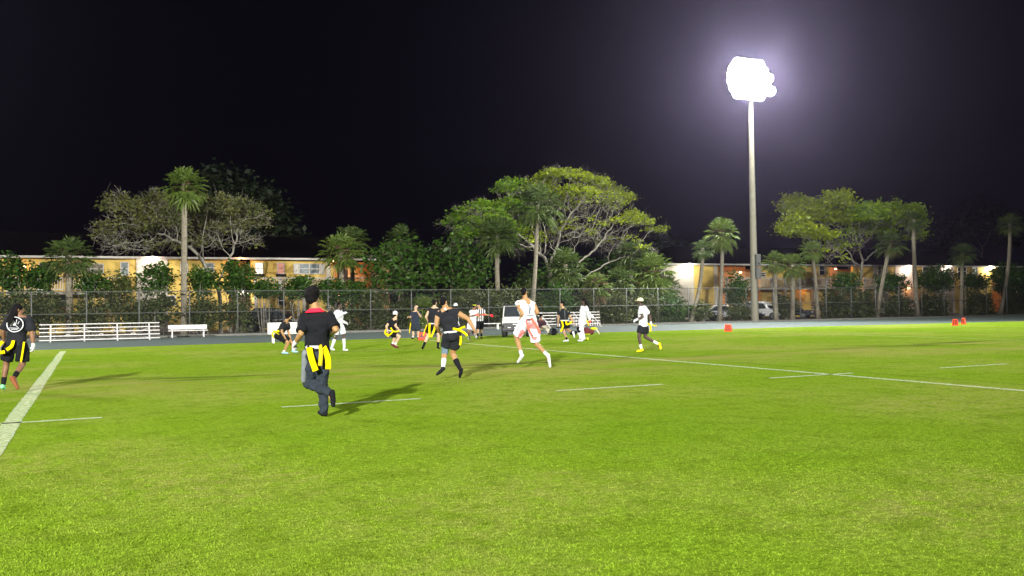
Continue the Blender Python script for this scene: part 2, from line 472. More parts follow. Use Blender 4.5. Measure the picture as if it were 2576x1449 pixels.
# ================================================================== FENCE
FY = 60.8
xa = W(714, 780, FY).x; xb = W(1134, 780, FY).x
SP = (xb - xa) / 4
x_l = xa - SP * 9; x_r = W(2700, 760, FY).x
fe = tag(empty('chain_link_fence', (x_l, FY, 0)), 'long galvanised chain link fence with pipe rails behind the running track', 'fence')
FH = 2.85
npost = int((x_r - x_l) / SP) + 1
for i in range(npost + 1):
    MB().tube([(i * SP, 0, 0), (i * SP, 0, FH + .05)], .04, 8).build('post', M['galv'], fe, True)
WL = npost * SP
MB().bar((0, 0, FH), (WL, 0, FH), .028).build('top_rail', M['galv'], fe, True)
MB().bar((0, 0, FH * .53), (WL, 0, FH * .53), .026).build('middle_rail', M['galv'], fe, True)
MB().bar((0, 0, .08), (WL, 0, .08), .02).build('bottom_rail', M['galv'], fe, True)
# woven wire, real geometry (10 cm diamonds)
vs = []; pit = .10; n = int((WL + FH) / pit); r_ = .0026
arr = []
for s_ in (1, -1):
    for k in range(n):
        xs = k * pit - (FH if s_ == 1 else 0); xe = xs + s_ * FH if s_ == 1 else xs - FH
        x0_, z0_, x1_, z1_ = xs, .08, xe, FH
        if s_ == 1:
            if x0_ < 0: z0_ = .08 + (-x0_) * (FH - .08) / FH; x0_ = 0
            if x1_ > WL: z1_ = FH - (x1_ - WL) * (FH - .08) / FH; x1_ = WL
        else:
            if x1_ < 0: z1_ = FH - (-x1_) * (FH - .08) / FH; x1_ = 0
            if x0_ > WL: z0_ = .08 + (x0_ - WL) * (FH - .08) / FH; x0_ = WL
        if z1_ - z0_ < .05: continue
        arr.append((x0_, z0_, x1_, z1_, s_))
A = np.array(arr); m_ = len(A)
V = np.zeros((m_, 6, 3)); q = r_ * .7071
for e, (ix, iz) in enumerate(((0, 1), (2, 3))):
    for k, (dx, dy, dz) in enumerate(((q, 0, -q), (0, r_ * 1.2, 0), (-q, 0, q))):
        V[:, e * 3 + k, 0] = A[:, ix] + dx * A[:, 4]; V[:, e * 3 + k, 1] = dy + A[:, 4] * .003; V[:, e * 3 + k, 2] = A[:, iz] + dz
b6 = np.arange(m_)[:, None] * 6
F = np.concatenate([b6 + np.array(q_)[None] for q_ in ((0, 1, 4, 3), (1, 2, 5, 4), (2, 0, 3, 5))])
npmesh('chain_link', V.reshape(-1, 3), F, M['wire'], fe)

# ================================================================== VEGETATION
def leaves(P, size, up=.4, n_quad=True, asp=.6, rs=None):
    """P (n,3) centres -> quads with random orientation"""
    n = len(P); rs = rs or np.random
    a = rs.randn(n, 3); a[:, 2] *= .5; a /= np.linalg.norm(a, axis=1)[:, None] + 1e-9
    nrm = rs.randn(n, 3); nrm[:, 2] = np.abs(nrm[:, 2]) + up
    b = np.cross(nrm, a); b /= np.linalg.norm(b, axis=1)[:, None] + 1e-9
    s = size * (.6 + .8 * rs.rand(n, 1))
    V = np.stack([P - a * s, P + b * s * asp, P + a * s, P - b * s * asp], 1)
    return V.reshape(-1, 3), np.arange(4 * n).reshape(-1, 4)

def clump_leaves(C, k, spread, size, up=.4, flat=.6):
    P = np.repeat(C, k, axis=0) + np.random.randn(len(C) * k, 3) * np.array([spread, spread, spread * flat])
    return leaves(P, size, up)

def colonize(att, nodes, par, step, kill, infl, iters=140, jitter=.25, seed=0):
    rs = np.random.RandomState(seed)
    N_ = [np.array(p, float) for p in nodes]; par = list(par)
    pos = np.array(N_); alive = np.ones(len(att), bool)
    d2 = ((att[:, None] - pos[None]) ** 2).sum(2); near = d2.argmin(1); nd = d2.min(1)
    for it in range(iters):
        act = alive & (nd < infl ** 2)
        if not act.any(): break
        dirs = att[act] - pos[near[act]]; dirs /= np.linalg.norm(dirs, axis=1)[:, None] + 1e-9
        S = np.zeros((len(pos), 3)); np.add.at(S, near[act], dirs)
        idx = np.unique(near[act])
        g = S[idx]; g /= np.linalg.norm(g, axis=1)[:, None] + 1e-9
        g += rs.randn(*g.shape) * jitter; g /= np.linalg.norm(g, axis=1)[:, None] + 1e-9
        new = pos[idx] + g * step
        b0 = len(pos); pos = np.vstack([pos, new]); par += list(idx)
        dn = ((att[:, None] - new[None]) ** 2).sum(2); j = dn.argmin(1); v = dn.min(1)
        up = v < nd; near[up] = b0 + j[up]; nd[up] = v[up]
        alive &= nd > kill ** 2
        if len(pos) > 9000: break
    return pos, np.array(par)

def limb_mesh(pos, par, r0, expo=2.2, rmax=.5):
    n = len(pos); kids = [[] for _ in range(n)]
    for i in range(1, n):
        if par[i] >= 0: kids[par[i]].append(i)
    rad = np.zeros(n)
    for i in range(n - 1, -1, -1):
        rad[i] = (sum(rad[k] ** expo for k in kids[i])) ** (1 / expo) if kids[i] else r0
    rad = np.minimum(rad, rmax)
    mb = MB(); stack = [(0, None)]
    while stack:
        i, p = stack.pop()
        pts = [] ; rr = []
        if p is not None: pts.append(pos[p]); rr.append(min(rad[p], rad[i] * 1.15))
        c = i
        while True:
            pts.append(pos[c]); rr.append(rad[c])
            if not kids[c]: break
            ks = sorted(kids[c], key=lambda k: -rad[k])
            for k in ks[1:]: stack.append((k, c))
            c = ks[0]
        if len(pts) > 1:
            mb.tube(pts, rr, 7 if rr[0] > .06 else 4, cap=False)
    tips = [i for i in range(n) if not kids[i]]
    rs = np.random.RandomState(n)
    for i in range(1, n):                       # thin twigs along the young wood
        if rad[i] > r0 * 3.2: continue
        d0 = pos[i] - pos[par[i]]; d0 = d0 / (np.linalg.norm(d0) + 1e-9)
        for k in range(2 if kids[i] else 3):
            d = d0 + rs.randn(3) * .55 + np.array([0, 0, .25]); d /= np.linalg.norm(d); L_ = rs.uniform(.35, .8)
            m = pos[i] + d * L_ * .5 + rs.randn(3) * .04
            mb.tube([pos[i], m, m + (d + rs.randn(3) * .3) * L_ * .5], [r0 * .8, r0 * .65, r0 * .4], 3, cap=False)
    return mb, rad, tips

def spread_tree(name, label, trunk_px, Y, lobes, natt, leafm, barkm, step=.45, leaf=.13, k=14, dens=1.0, seed=1, group=None,
                rmax=.35, spread=.30, top=.0, cat='tree', r0=.012, extra=None, flat=.5, second=None, xsplit=0):
    """trunk_px: pixels from base upward on plane Y; lobes: (px, py, rx, ry, density) crown outline in the picture, on planes near Y"""
    rs = np.random.RandomState(seed)
    P0 = [np.array(W(x, y, Y)) for x, y in trunk_px]; P0[0][2] = -.05
    base = P0[0].copy(); base[2] = 0
    nodes = [P0[0]]; par = [-1]
    for a, b in zip(P0[:-1], P0[1:]):
        n = max(1, int(np.linalg.norm(b - a) / step))
        for i in range(1, n + 1):
            q_ = a + (b - a) * i / n; nodes.append(q_ + rs.randn(3) * .03); par.append(len(nodes) - 2)
    att = []; lc = []; lr = []; tot = sum(l[2] * l[3] for l in lobes)
    for i, l in enumerate(lobes):
        yo = l[5] if len(l) > 5 else rs.uniform(-1.8, 1.8)
        c = np.array(W(l[0], l[1], Y + yo)); s_ = SC(c)
        rx, rz = l[2] / s_, l[3] / s_; ry = rx * .75
        m = int(natt * l[2] * l[3] / tot) + 8
        d = rs.randn(m * 2, 3); d /= np.linalg.norm(d, axis=1)[:, None]; d = d[(d[:, 2] > -.55)][:m]
        rr = rs.rand(len(d), 1) ** .40
        att.append(c + d * rr * np.array([rx, ry, rz])); lc.append(c); lr.append([rx, ry, rz])
    att = np.vstack(att)
    pos, par = colonize(att, nodes, par, step, step * 1.15, 14, jitter=.22, seed=seed)
    root = tag(empty(name, base), label, cat, group)
    pos = pos - base
    mb, rad, tips = limb_mesh(pos, par, r0, rmax=rmax)
    mb.build('trunk', barkm, root, True)
    lc = np.array(lc) - base; lr = np.array(lr); dn = np.array([l[4] for l in lobes])
    fine = np.where(rad < r0 * 2.6)[0]
    T = pos[fine]
    q_ = ((T[:, None] - lc[None]) / lr[None]); dd = (q_ ** 2).sum(2); j = dd.argmin(1)
    zz = q_[np.arange(len(T)), j, 2]; rr = np.sqrt(dd[np.arange(len(T)), j])
    pr = dn[j] * dens * np.clip((zz - top) * 2.5 + .5, 0, 1) * np.clip((rr - .25) * 2.2, 0.1, 1)
    sel = rs.rand(len(T)) < pr
    np.random.seed(seed)
    lx = np.array([l[0] for l in lobes])[j] < xsplit
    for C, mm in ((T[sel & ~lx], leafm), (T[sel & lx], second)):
        if len(C):
            V, F = clump_leaves(C, k, spread, leaf, flat=flat)
            npmesh('crown', V, F, mm, root)
    return root, pos, par

BIG = spread_tree('spreading_tree', 'tallest spreading tree with bare grey limbs and bright green top behind the fence',
    [(1408, 800), (1400, 745), (1385, 700)], 66.5,
    [(1160, 560, 48, 40, 1), (1215, 530, 50, 30, 1), (1255, 590, 70, 55, .8), (1290, 480, 55, 36, 1), (1345, 500, 60, 40, .8), (1420, 446, 70, 26, 1.2), (1400, 520, 70, 50, .3), (1490, 460, 45, 30, 1.2),
     (1500, 520, 80, 50, .3), (1560, 500, 42, 24, 1.1), (1580, 560, 60, 30, .7), (1655, 580, 36, 20, 1.2), (1620, 630, 40, 26, .12), (1450, 590, 110, 50, .12), (1550, 620, 70, 40, .1), (1340, 620, 60, 50, .25), (1370, 470, 50, 30, 1.1), (1460, 490, 60, 30, .9), (1530, 480, 40, 24, 1.1), (1610, 560, 40, 22, 1.0), (1230, 560, 60, 40, 1), (1180, 600, 50, 40, .9), (1300, 530, 70, 44, .9)],
    4600, M['lime'], M['bark'], step=.36, leaf=.115, k=26, seed=3, rmax=.36, top=.0, spread=.30, r0=.010, flat=.35, dens=1.5, second=M['dim_side'], xsplit=1330)  # lighter leaf colour paints lamp light on the right half of the crown
spread_tree('spreading_tree', 'wide leafy tree with leaning pale trunk right of the light pole',
    [(2136, 800), (2140, 745), (2165, 700), (2170, 655)], 66,
    [(1998, 520, 34, 30, 1), (2050, 535, 50, 35, 1), (2000, 575, 40, 38, .9), (2060, 590, 40, 22, .9), (2112, 505, 36, 30, 1), (2120, 550, 60, 30, .9), (2185, 540, 55, 32, 1), (2240, 535, 45, 30, 1),
     (2290, 550, 42, 36, .8), (2200, 580, 60, 30, .4), (2130, 610, 60, 40, .08), (2300, 590, 30, 30, .2), (2080, 640, 50, 30, .04)],
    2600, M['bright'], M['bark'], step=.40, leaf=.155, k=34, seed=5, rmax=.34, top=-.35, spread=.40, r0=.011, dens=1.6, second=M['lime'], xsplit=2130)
spread_tree('spreading_tree', 'broad olive tree of bare fanned branches behind the tall palm at left',
    [(556, 815), (555, 760), (548, 718)], 65.5,
    [(300, 520, 45, 36, .8), (330, 575, 60, 40, .7), (270, 590, 40, 40, .6), (400, 510, 55, 30, .8), (400, 560, 70, 45, .7), (470, 540, 60, 40, .7), (540, 520, 60, 34, .8), (560, 570, 60, 40, .6), (610, 530, 46, 34, .8), (650, 560, 36, 30, .6),
     (480, 610, 90, 36, .15), (320, 625, 70, 26, .15), (620, 610, 40, 28, .2)],
    3800, M['olive'], M['bark'], step=.33, leaf=.11, k=30, seed=8, rmax=.30, top=-.3, spread=.32, r0=.010)
for lab, tp, Y, lob, n, sd, mt in (
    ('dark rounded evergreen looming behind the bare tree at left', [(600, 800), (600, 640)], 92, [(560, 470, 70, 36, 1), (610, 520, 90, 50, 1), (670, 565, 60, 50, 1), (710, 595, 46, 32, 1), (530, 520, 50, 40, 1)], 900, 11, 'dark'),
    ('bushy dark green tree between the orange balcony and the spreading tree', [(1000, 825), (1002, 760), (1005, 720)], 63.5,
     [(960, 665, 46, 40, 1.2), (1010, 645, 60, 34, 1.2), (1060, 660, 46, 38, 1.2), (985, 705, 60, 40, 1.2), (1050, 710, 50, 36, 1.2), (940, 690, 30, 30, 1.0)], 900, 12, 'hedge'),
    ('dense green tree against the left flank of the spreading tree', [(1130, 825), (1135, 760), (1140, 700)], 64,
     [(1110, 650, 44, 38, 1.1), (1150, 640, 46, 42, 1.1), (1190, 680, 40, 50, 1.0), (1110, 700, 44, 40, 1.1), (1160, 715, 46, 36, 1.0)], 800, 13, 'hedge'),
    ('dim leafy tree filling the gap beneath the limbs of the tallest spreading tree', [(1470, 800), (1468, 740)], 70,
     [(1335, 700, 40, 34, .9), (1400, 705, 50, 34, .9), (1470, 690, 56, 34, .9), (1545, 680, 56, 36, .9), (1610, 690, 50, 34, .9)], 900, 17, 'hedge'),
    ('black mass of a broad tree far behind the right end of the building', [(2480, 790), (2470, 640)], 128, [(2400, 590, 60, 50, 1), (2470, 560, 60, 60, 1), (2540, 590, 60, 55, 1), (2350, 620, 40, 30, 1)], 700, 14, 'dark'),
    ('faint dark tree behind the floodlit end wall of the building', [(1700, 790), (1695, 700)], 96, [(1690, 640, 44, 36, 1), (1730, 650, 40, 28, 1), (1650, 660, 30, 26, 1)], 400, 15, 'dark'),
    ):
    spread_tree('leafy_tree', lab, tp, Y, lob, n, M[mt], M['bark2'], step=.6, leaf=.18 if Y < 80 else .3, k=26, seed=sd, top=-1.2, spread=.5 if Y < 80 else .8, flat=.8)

# ---- fan palms
def palm_crown_mesh(name, R_, seed, n=46, low=-55, dense=1.0):
    rs = np.random.RandomState(seed); V = []; F = []
    for i in range(n):
        t = (i + .5) / n
        az = i * 2.39996 + rs.uniform(-.3, .3)
        el = R(82 - (82 - low) * t ** .9 + rs.uniform(-9, 9))
        d = np.array([math.cos(az) * math.cos(el), math.sin(az) * math.cos(el), math.sin(el)])
        side = np.array([-math.sin(az), math.cos(az), 0.]); upv = np.cross(d, side) * -1
        if upv[2] < 0: upv = -upv
        pl = R_ * rs.uniform(.42, .58); fr = R_ * rs.uniform(.42, .55)
        sag = np.array([0, 0, -.10 * R_])
        b0 = len(V); pw = .016
        p0 = np.zeros(3); p1 = d * pl * .6; p2 = d * pl + sag * .6
        V += [p0 - side * pw, p0 + side * pw, p1 - side * pw, p1 + side * pw, p2 - side * pw, p2 + side * pw]
        F += [(b0, b0 + 1, b0 + 3, b0 + 2), (b0 + 2, b0 + 3, b0 + 5, b0 + 4)]
        nb = 15
        for j in range(nb):
            ph = R(-105 + 210 * j / (nb - 1)) + rs.uniform(-.05, .05)
            bd = d * math.cos(ph) + side * math.sin(ph) + upv * (.18 * abs(math.sin(ph)))
            bd /= np.linalg.norm(bd)
            L_ = fr * (1 - .25 * abs(ph) / 1.9) * rs.uniform(.85, 1.1)
            wv = np.cross(bd, upv); wv /= np.linalg.norm(wv) + 1e-9
            wv = wv * math.cos(.6) + upv * math.sin(.6) * (1 if j % 2 else -1)
            wb = fr * .045
            m0 = p2; m1 = p2 + bd * L_ * .6 + np.array([0, 0, -.05 * L_]); m2 = p2 + bd * L_ * .92 + np.array([0, 0, -.30 * L_ * rs.uniform(.5, 1.3)])
            b0 = len(V)
            V += [m0 - wv * wb * .5, m0 + wv * wb * .5, m1 - wv * wb, m1 + wv * wb, m2 - wv * .004, m2 + wv * .004]
            F += [(b0, b0 + 1, b0 + 3, b0 + 2), (b0 + 2, b0 + 3, b0 + 5, b0 + 4)]
    me_o = npmesh(name, np.array(V), np.array(F), None)
    me = me_o.data; bpy.data.objects.remove(me_o)
    return me
PALMS = [palm_crown_mesh('palm_crown', 1.0, s_, 44 + 6 * s_, -50 - 8 * s_) for s_ in range(3)]
SKIRT = palm_crown_mesh('dead_fronds', .62, 9, 16, -86)

def palm(label, crown, base, Y, rc, m='palm', rt=.16, skirt=.0, k=0, group='fan palms along the fence', bend=0.0):
    b = W(base[0], 790, Y); b.z = 0
    t = W(crown[0], crown[1], Y + random.uniform(-.4, .4)); s_ = SC(t); Rr = rc / s_
    root = tag(empty('palm_tree', b), label, 'palm tree', group)
    tp = t - b
    pts = [Vector((0, 0, -.1)).lerp(tp, i / 8) + Vector((bend * math.sin(math.pi * i / 8), 0, 0)) for i in range(9)]
    rr = [rt * (1.35 if i == 0 else 1.0 - .02 * i) for i in range(9)]
    MB().tube(pts, rr, 10).build('trunk', M['palmtrunk'], root, True)
    for nm, me, sc_, mt in (('crown', PALMS[k % 3], Rr, M[m]), ('dead_fronds', SKIRT, Rr * (.7 + skirt), M['dead'])):
        if nm == 'dead_fronds' and skirt <= 0: continue
        me2 = me.copy(); me2.materials.append(mt)
        o = bpy.data.objects.new(nm, me2); COL.objects.link(o); o.parent = root
        o.location = tp + Vector((0, 0, -.1 if nm == 'crown' else -.25)); o.scale = (sc_,) * 3
        o.rotation_euler = (random.uniform(-.12, .12), random.uniform(-.12, .12), random.uniform(0, 6.28))
    return root
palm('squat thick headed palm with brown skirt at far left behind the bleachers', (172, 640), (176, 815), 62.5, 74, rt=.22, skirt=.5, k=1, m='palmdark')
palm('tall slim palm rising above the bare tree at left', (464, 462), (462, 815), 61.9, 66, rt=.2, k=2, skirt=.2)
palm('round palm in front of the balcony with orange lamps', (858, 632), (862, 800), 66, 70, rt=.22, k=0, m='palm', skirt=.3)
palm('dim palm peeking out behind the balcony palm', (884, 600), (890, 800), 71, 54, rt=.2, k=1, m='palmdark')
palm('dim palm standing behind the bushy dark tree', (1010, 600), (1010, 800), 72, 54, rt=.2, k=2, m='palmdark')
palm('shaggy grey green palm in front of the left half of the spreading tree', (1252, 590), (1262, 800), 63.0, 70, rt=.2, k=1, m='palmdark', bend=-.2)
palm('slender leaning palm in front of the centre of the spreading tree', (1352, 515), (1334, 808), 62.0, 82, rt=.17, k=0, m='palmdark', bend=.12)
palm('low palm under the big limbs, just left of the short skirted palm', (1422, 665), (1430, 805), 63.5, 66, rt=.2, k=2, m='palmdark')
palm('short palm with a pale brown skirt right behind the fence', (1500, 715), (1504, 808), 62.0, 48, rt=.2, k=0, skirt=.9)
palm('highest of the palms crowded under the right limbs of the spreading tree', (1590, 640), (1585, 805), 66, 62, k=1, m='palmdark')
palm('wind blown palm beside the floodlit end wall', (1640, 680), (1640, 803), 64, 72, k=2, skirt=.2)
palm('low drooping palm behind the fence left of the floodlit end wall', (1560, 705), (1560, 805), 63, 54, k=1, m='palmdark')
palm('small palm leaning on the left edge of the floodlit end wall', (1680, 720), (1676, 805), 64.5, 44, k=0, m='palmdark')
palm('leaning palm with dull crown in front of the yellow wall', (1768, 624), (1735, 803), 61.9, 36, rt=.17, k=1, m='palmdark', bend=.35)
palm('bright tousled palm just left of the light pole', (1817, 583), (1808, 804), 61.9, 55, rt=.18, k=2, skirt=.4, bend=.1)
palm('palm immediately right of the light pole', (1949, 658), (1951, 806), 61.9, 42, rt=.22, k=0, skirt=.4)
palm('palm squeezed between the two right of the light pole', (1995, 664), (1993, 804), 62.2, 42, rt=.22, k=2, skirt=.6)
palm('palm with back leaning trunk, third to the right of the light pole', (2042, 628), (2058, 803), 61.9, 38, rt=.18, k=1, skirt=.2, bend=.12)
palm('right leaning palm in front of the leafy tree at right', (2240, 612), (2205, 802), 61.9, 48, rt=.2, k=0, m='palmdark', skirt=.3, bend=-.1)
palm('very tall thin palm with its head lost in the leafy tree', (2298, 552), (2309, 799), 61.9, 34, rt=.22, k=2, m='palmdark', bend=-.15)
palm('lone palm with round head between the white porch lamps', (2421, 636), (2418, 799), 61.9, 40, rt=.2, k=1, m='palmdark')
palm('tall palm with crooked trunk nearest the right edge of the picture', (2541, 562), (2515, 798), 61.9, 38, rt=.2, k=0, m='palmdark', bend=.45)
palm('trunkless palmetto of pale spiky fronds behind the fence near the forty marker', (1062, 775), (1062, 820), 61.6, 52, rt=.1, k=2)

# ---- shrubs behind the fence, every one a thing
def shrub(label, px, py, rx, ry, Y, m, seed, dens=1.0, leaf=.11, stems=7, group='shrubs behind the chain link fence'):
    rs = np.random.RandomState(seed); np.random.seed(seed)
    c = np.array(W(px, py, Y)); s_ = SC(c); rx /= s_; rz = ry / s_; ry_ = min(rx * .7, 1.3)
    base = np.array([c[0], Y, 0.])
    root = tag(empty('shrub', base), label, 'shrub', group)
    n = int(55 * rx * rz * dens) + 14
    d = rs.randn(n, 3); d /= np.linalg.norm(d, axis=1)[:, None]
    lump = 1 + .22 * np.sin(d[:, :1] * 5 + seed) * np.cos(d[:, 2:] * 6 + seed * 2)
    C = (c - base) + d * lump * (.45 + .6 * rs.rand(n, 1)) * np.array([rx, ry_, rz])
    C[:, 2] = np.clip(C[:, 2], .15, None)
    V, F = clump_leaves(C, 22, .22, leaf, flat=.75)
    V[:, 2] = np.maximum(V[:, 2], .02)
    npmesh('foliage', V, F, M[m], root)
    mb = MB()
    for i in range(stems):
        e = C[rs.randint(len(C))]; b = np.array([e[0] * .3 + rs.uniform(-.2, .2), e[1] * .3, -.05]); mid = b * .5 + e * .5 + rs.randn(3) * .15
        mb.tube([b, mid, e], [.05, .035, .012], 5)
    mb.build('stem', M['bark'], root, True)
SHR = [  # px, py, rx, ry, Y, material, density, what sets it apart
 (28, 690, 46, 50, 63, 'hedge', .8, 'dark shrub at the left edge of the picture above the player with dreadlocks'),
 (40, 780, 60, 46, 62.2, 'dryhedge', .8, 'dull low shrub at the far left behind the player with dreadlocks'),
 (105, 700, 44, 40, 62.8, 'hedge', .8, 'leggy shrub left of the squat palm trunk'),
 (115, 785, 46, 42, 62.0, 'dryhedge', .8, 'dry shrub behind the left end of the long bleachers'),
 (232, 712, 44, 34, 62.6, 'hedge', .7, 'green shrub right of the squat palm trunk'),
 (228, 790, 50, 40, 62.0, 'dryhedge', .6, 'thin dry bush behind the middle of the long bleachers'),
 (300, 735, 42, 50, 62.5, 'dryhedge', .5, 'open shrub with pale forked stems behind the long bleachers'),
 (330, 795, 44, 34, 62.0, 'dryhedge', .6, 'low brownish bush behind the right end of the long bleachers'),
 (392, 700, 42, 40, 62.8, 'hedge', 1.0, 'leafy shrub just left of the tall slim palm trunk'),
 (400, 780, 44, 44, 62.0, 'dryhedge', .8, 'twiggy shrub between the long bleachers and the small bench'),
 (505, 708, 46, 36, 62.8, 'hedge', 1.0, 'leafy shrub just right of the tall slim palm trunk'),
 (510, 785, 52, 44, 62.0, 'dryhedge', .8, 'dull bush directly behind the small white bench'),
 (598, 700, 42, 46, 62.8, 'hedge', 1.0, 'dark leafy shrub in front of the orange lit recess'),
 (590, 790, 40, 40, 62.0, 'dryhedge', .7, 'sparse bush of upright stems right of the small white bench'),
 (668, 728, 40, 22, 62.8, 'hedge', 1.0, 'low leafy shrub below the lit square window'),
 (752, 728, 40, 32, 62.8, 'hedge', 1.0, 'pointed shrub below the wide shuttered window'),
 (838, 735, 42, 34, 62.8, 'hedge', 1.0, 'shrub at the foot of the balcony palm'),
 (900, 742, 34, 32, 62.8, 'hedge', .9, 'shrub under the orange lamp at the balcony corner'),
 (868, 800, 40, 36, 62.0, 'dryhedge', .6, 'bare branched bush behind the player in white socks'),
 (940, 785, 46, 46, 62.0, 'dryhedge', .9, 'dim bush left of the crouching player in the white cap'),
 (1010, 790, 44, 40, 62.2, 'dryhedge', .9, 'dim bush behind the crouching player in the white cap'),
 (1100, 790, 46, 46, 62.2, 'dryhedge', .9, 'dark bush behind the sleeveless player at the forty marker'),
 (1180, 770, 50, 50, 62.2, 'dryhedge', .9, 'brownish bush behind the big running player in black'),
 (1255, 770, 50, 54, 62.4, 'dryhedge', .8, 'twiggy brown bush behind the utility cart'),
 (1330, 770, 46, 54, 63.0, 'dryhedge', .9, 'bush behind the runner in the white vest'),
 (1405, 770, 48, 54, 62.2, 'hedge', .8, 'green bush above the left half of the grey bleachers'),
 (1470, 780, 40, 46, 62.2, 'dryhedge', .8, 'bush directly behind the player in the white hoodie'),
 (1550, 780, 46, 46, 62.0, 'dryhedge', .9, 'dense bush right of the short skirted palm'),
 (1625, 785, 44, 42, 62.0, 'dryhedge', .9, 'dense bush behind the player in the cream cap'),
 (1695, 780, 40, 36, 62.0, 'hedge', .9, 'small bush against the floodlit end wall'),
 (1762, 785, 26, 22, 61.8, 'dryhedge', .7, 'small grassy bush before the car with bright grille'),
 (1853, 735, 30, 46, 63.0, 'hedge', .9, 'upright leafy shrub left of the light pole before the orange doorway'),
 (1855, 790, 34, 20, 61.9, 'dryhedge', .8, 'low bush at the foot of the light pole'),
 (1980, 770, 36, 30, 64.0, 'dryhedge', .5, 'thin bush behind the palms right of the light pole'),
 (2095, 770, 40, 44, 62.2, 'dryhedge', .9, 'dim bush behind the fence left of the pale leaning trunk'),
 (2130, 712, 40, 26, 63.2, 'hedge', 1.0, 'dark shrub wrapping the pale leaning trunk'),
 (2165, 770, 44, 44, 62.2, 'dryhedge', .9, 'dim bush behind the fence right of the pale leaning trunk'),
 (2240, 712, 46, 26, 64, 'hedge', 1.0, 'dark shrub between the right leaning palm and the very tall palm'),
 (2260, 775, 46, 40, 62.2, 'dryhedge', .8, 'dim bush between the right leaning palm and the very tall palm'),
 (2355, 702, 60, 32, 65, 'hedge', 1.2, 'wide rounded dark shrub right of the very tall palm'),
 (2350, 775, 46, 42, 62.2, 'dryhedge', .8, 'dim bush below the wide rounded dark shrub'),
 (2450, 710, 40, 24, 65, 'hedge', 1.0, 'dark shrub right of the lone round headed palm'),
 (2465, 775, 46, 42, 62.2, 'dryhedge', .8, 'dim bush right of the foot of the lone palm'),
 (2535, 705, 50, 42, 64, 'hedge', 1.0, 'domed dark shrub around the crooked palm at the right edge'),
 (2560, 775, 44, 42, 62.4, 'dryhedge', .8, 'dim bush in the right bottom corner of the fence'),
]
for i, (px, py, rx, ry, Y, m, dn, lab) in enumerate(SHR):
    shrub(lab, px, py, rx, ry, Y, m, 100 + i, dn * 1.15)

# ================================================================== BUILDINGS
BY = 74.5
M['yellow'] = mat('yellow_stucco', (.52, .37, .09), .9, var=.12, scale=1.2, bump=.2)
M['cream'] = mat('cream_stucco', (.44, .40, .33), .9, var=.1, scale=1.2, bump=.2)
M['peach'] = mat('peach_stucco', (.42, .26, .12), .9, var=.12, scale=1.5, bump=.2)
M['roof'] = mat('dark_roof_shingle', (.004, .0035, .0035), 1, var=.3, scale=3, bump=.4, spec=0)
M['fascia'] = mat('white_fascia', (.45, .43, .38), .7)
M['curtain'] = mat('curtain', (.16, .13, .10), .9, var=.3, scale=5)
M['paneblue'] = mat('blinds_behind_glass', (.13, .16, .16), .35, var=.4, scale=4)
M['litwhite'] = emat('lit_window_white', (1, .86, .62), 2.2)
M['litpink'] = emat('lit_window_pink', (1, .36, .22), .55)
M['dkdoor'] = mat('dark_opening', (.012, .01, .009), .9)
M['door'] = mat('white_door', (.5, .47, .42), .6)
M['lampwhite'] = emat('porch_lamp_white', (1, .86, .78), 35)
M['lamporange'] = emat('porch_lamp_orange', (1, .50, .22), 14)
M['lampdaylight'] = emat('wall_floodlight_white', (1, .97, .85), 90)
EZ = W(500, 652, BY).z
def bx(px, py=700): return W(px, py, BY).x
def bz(px, py): return W(px, py, BY).z

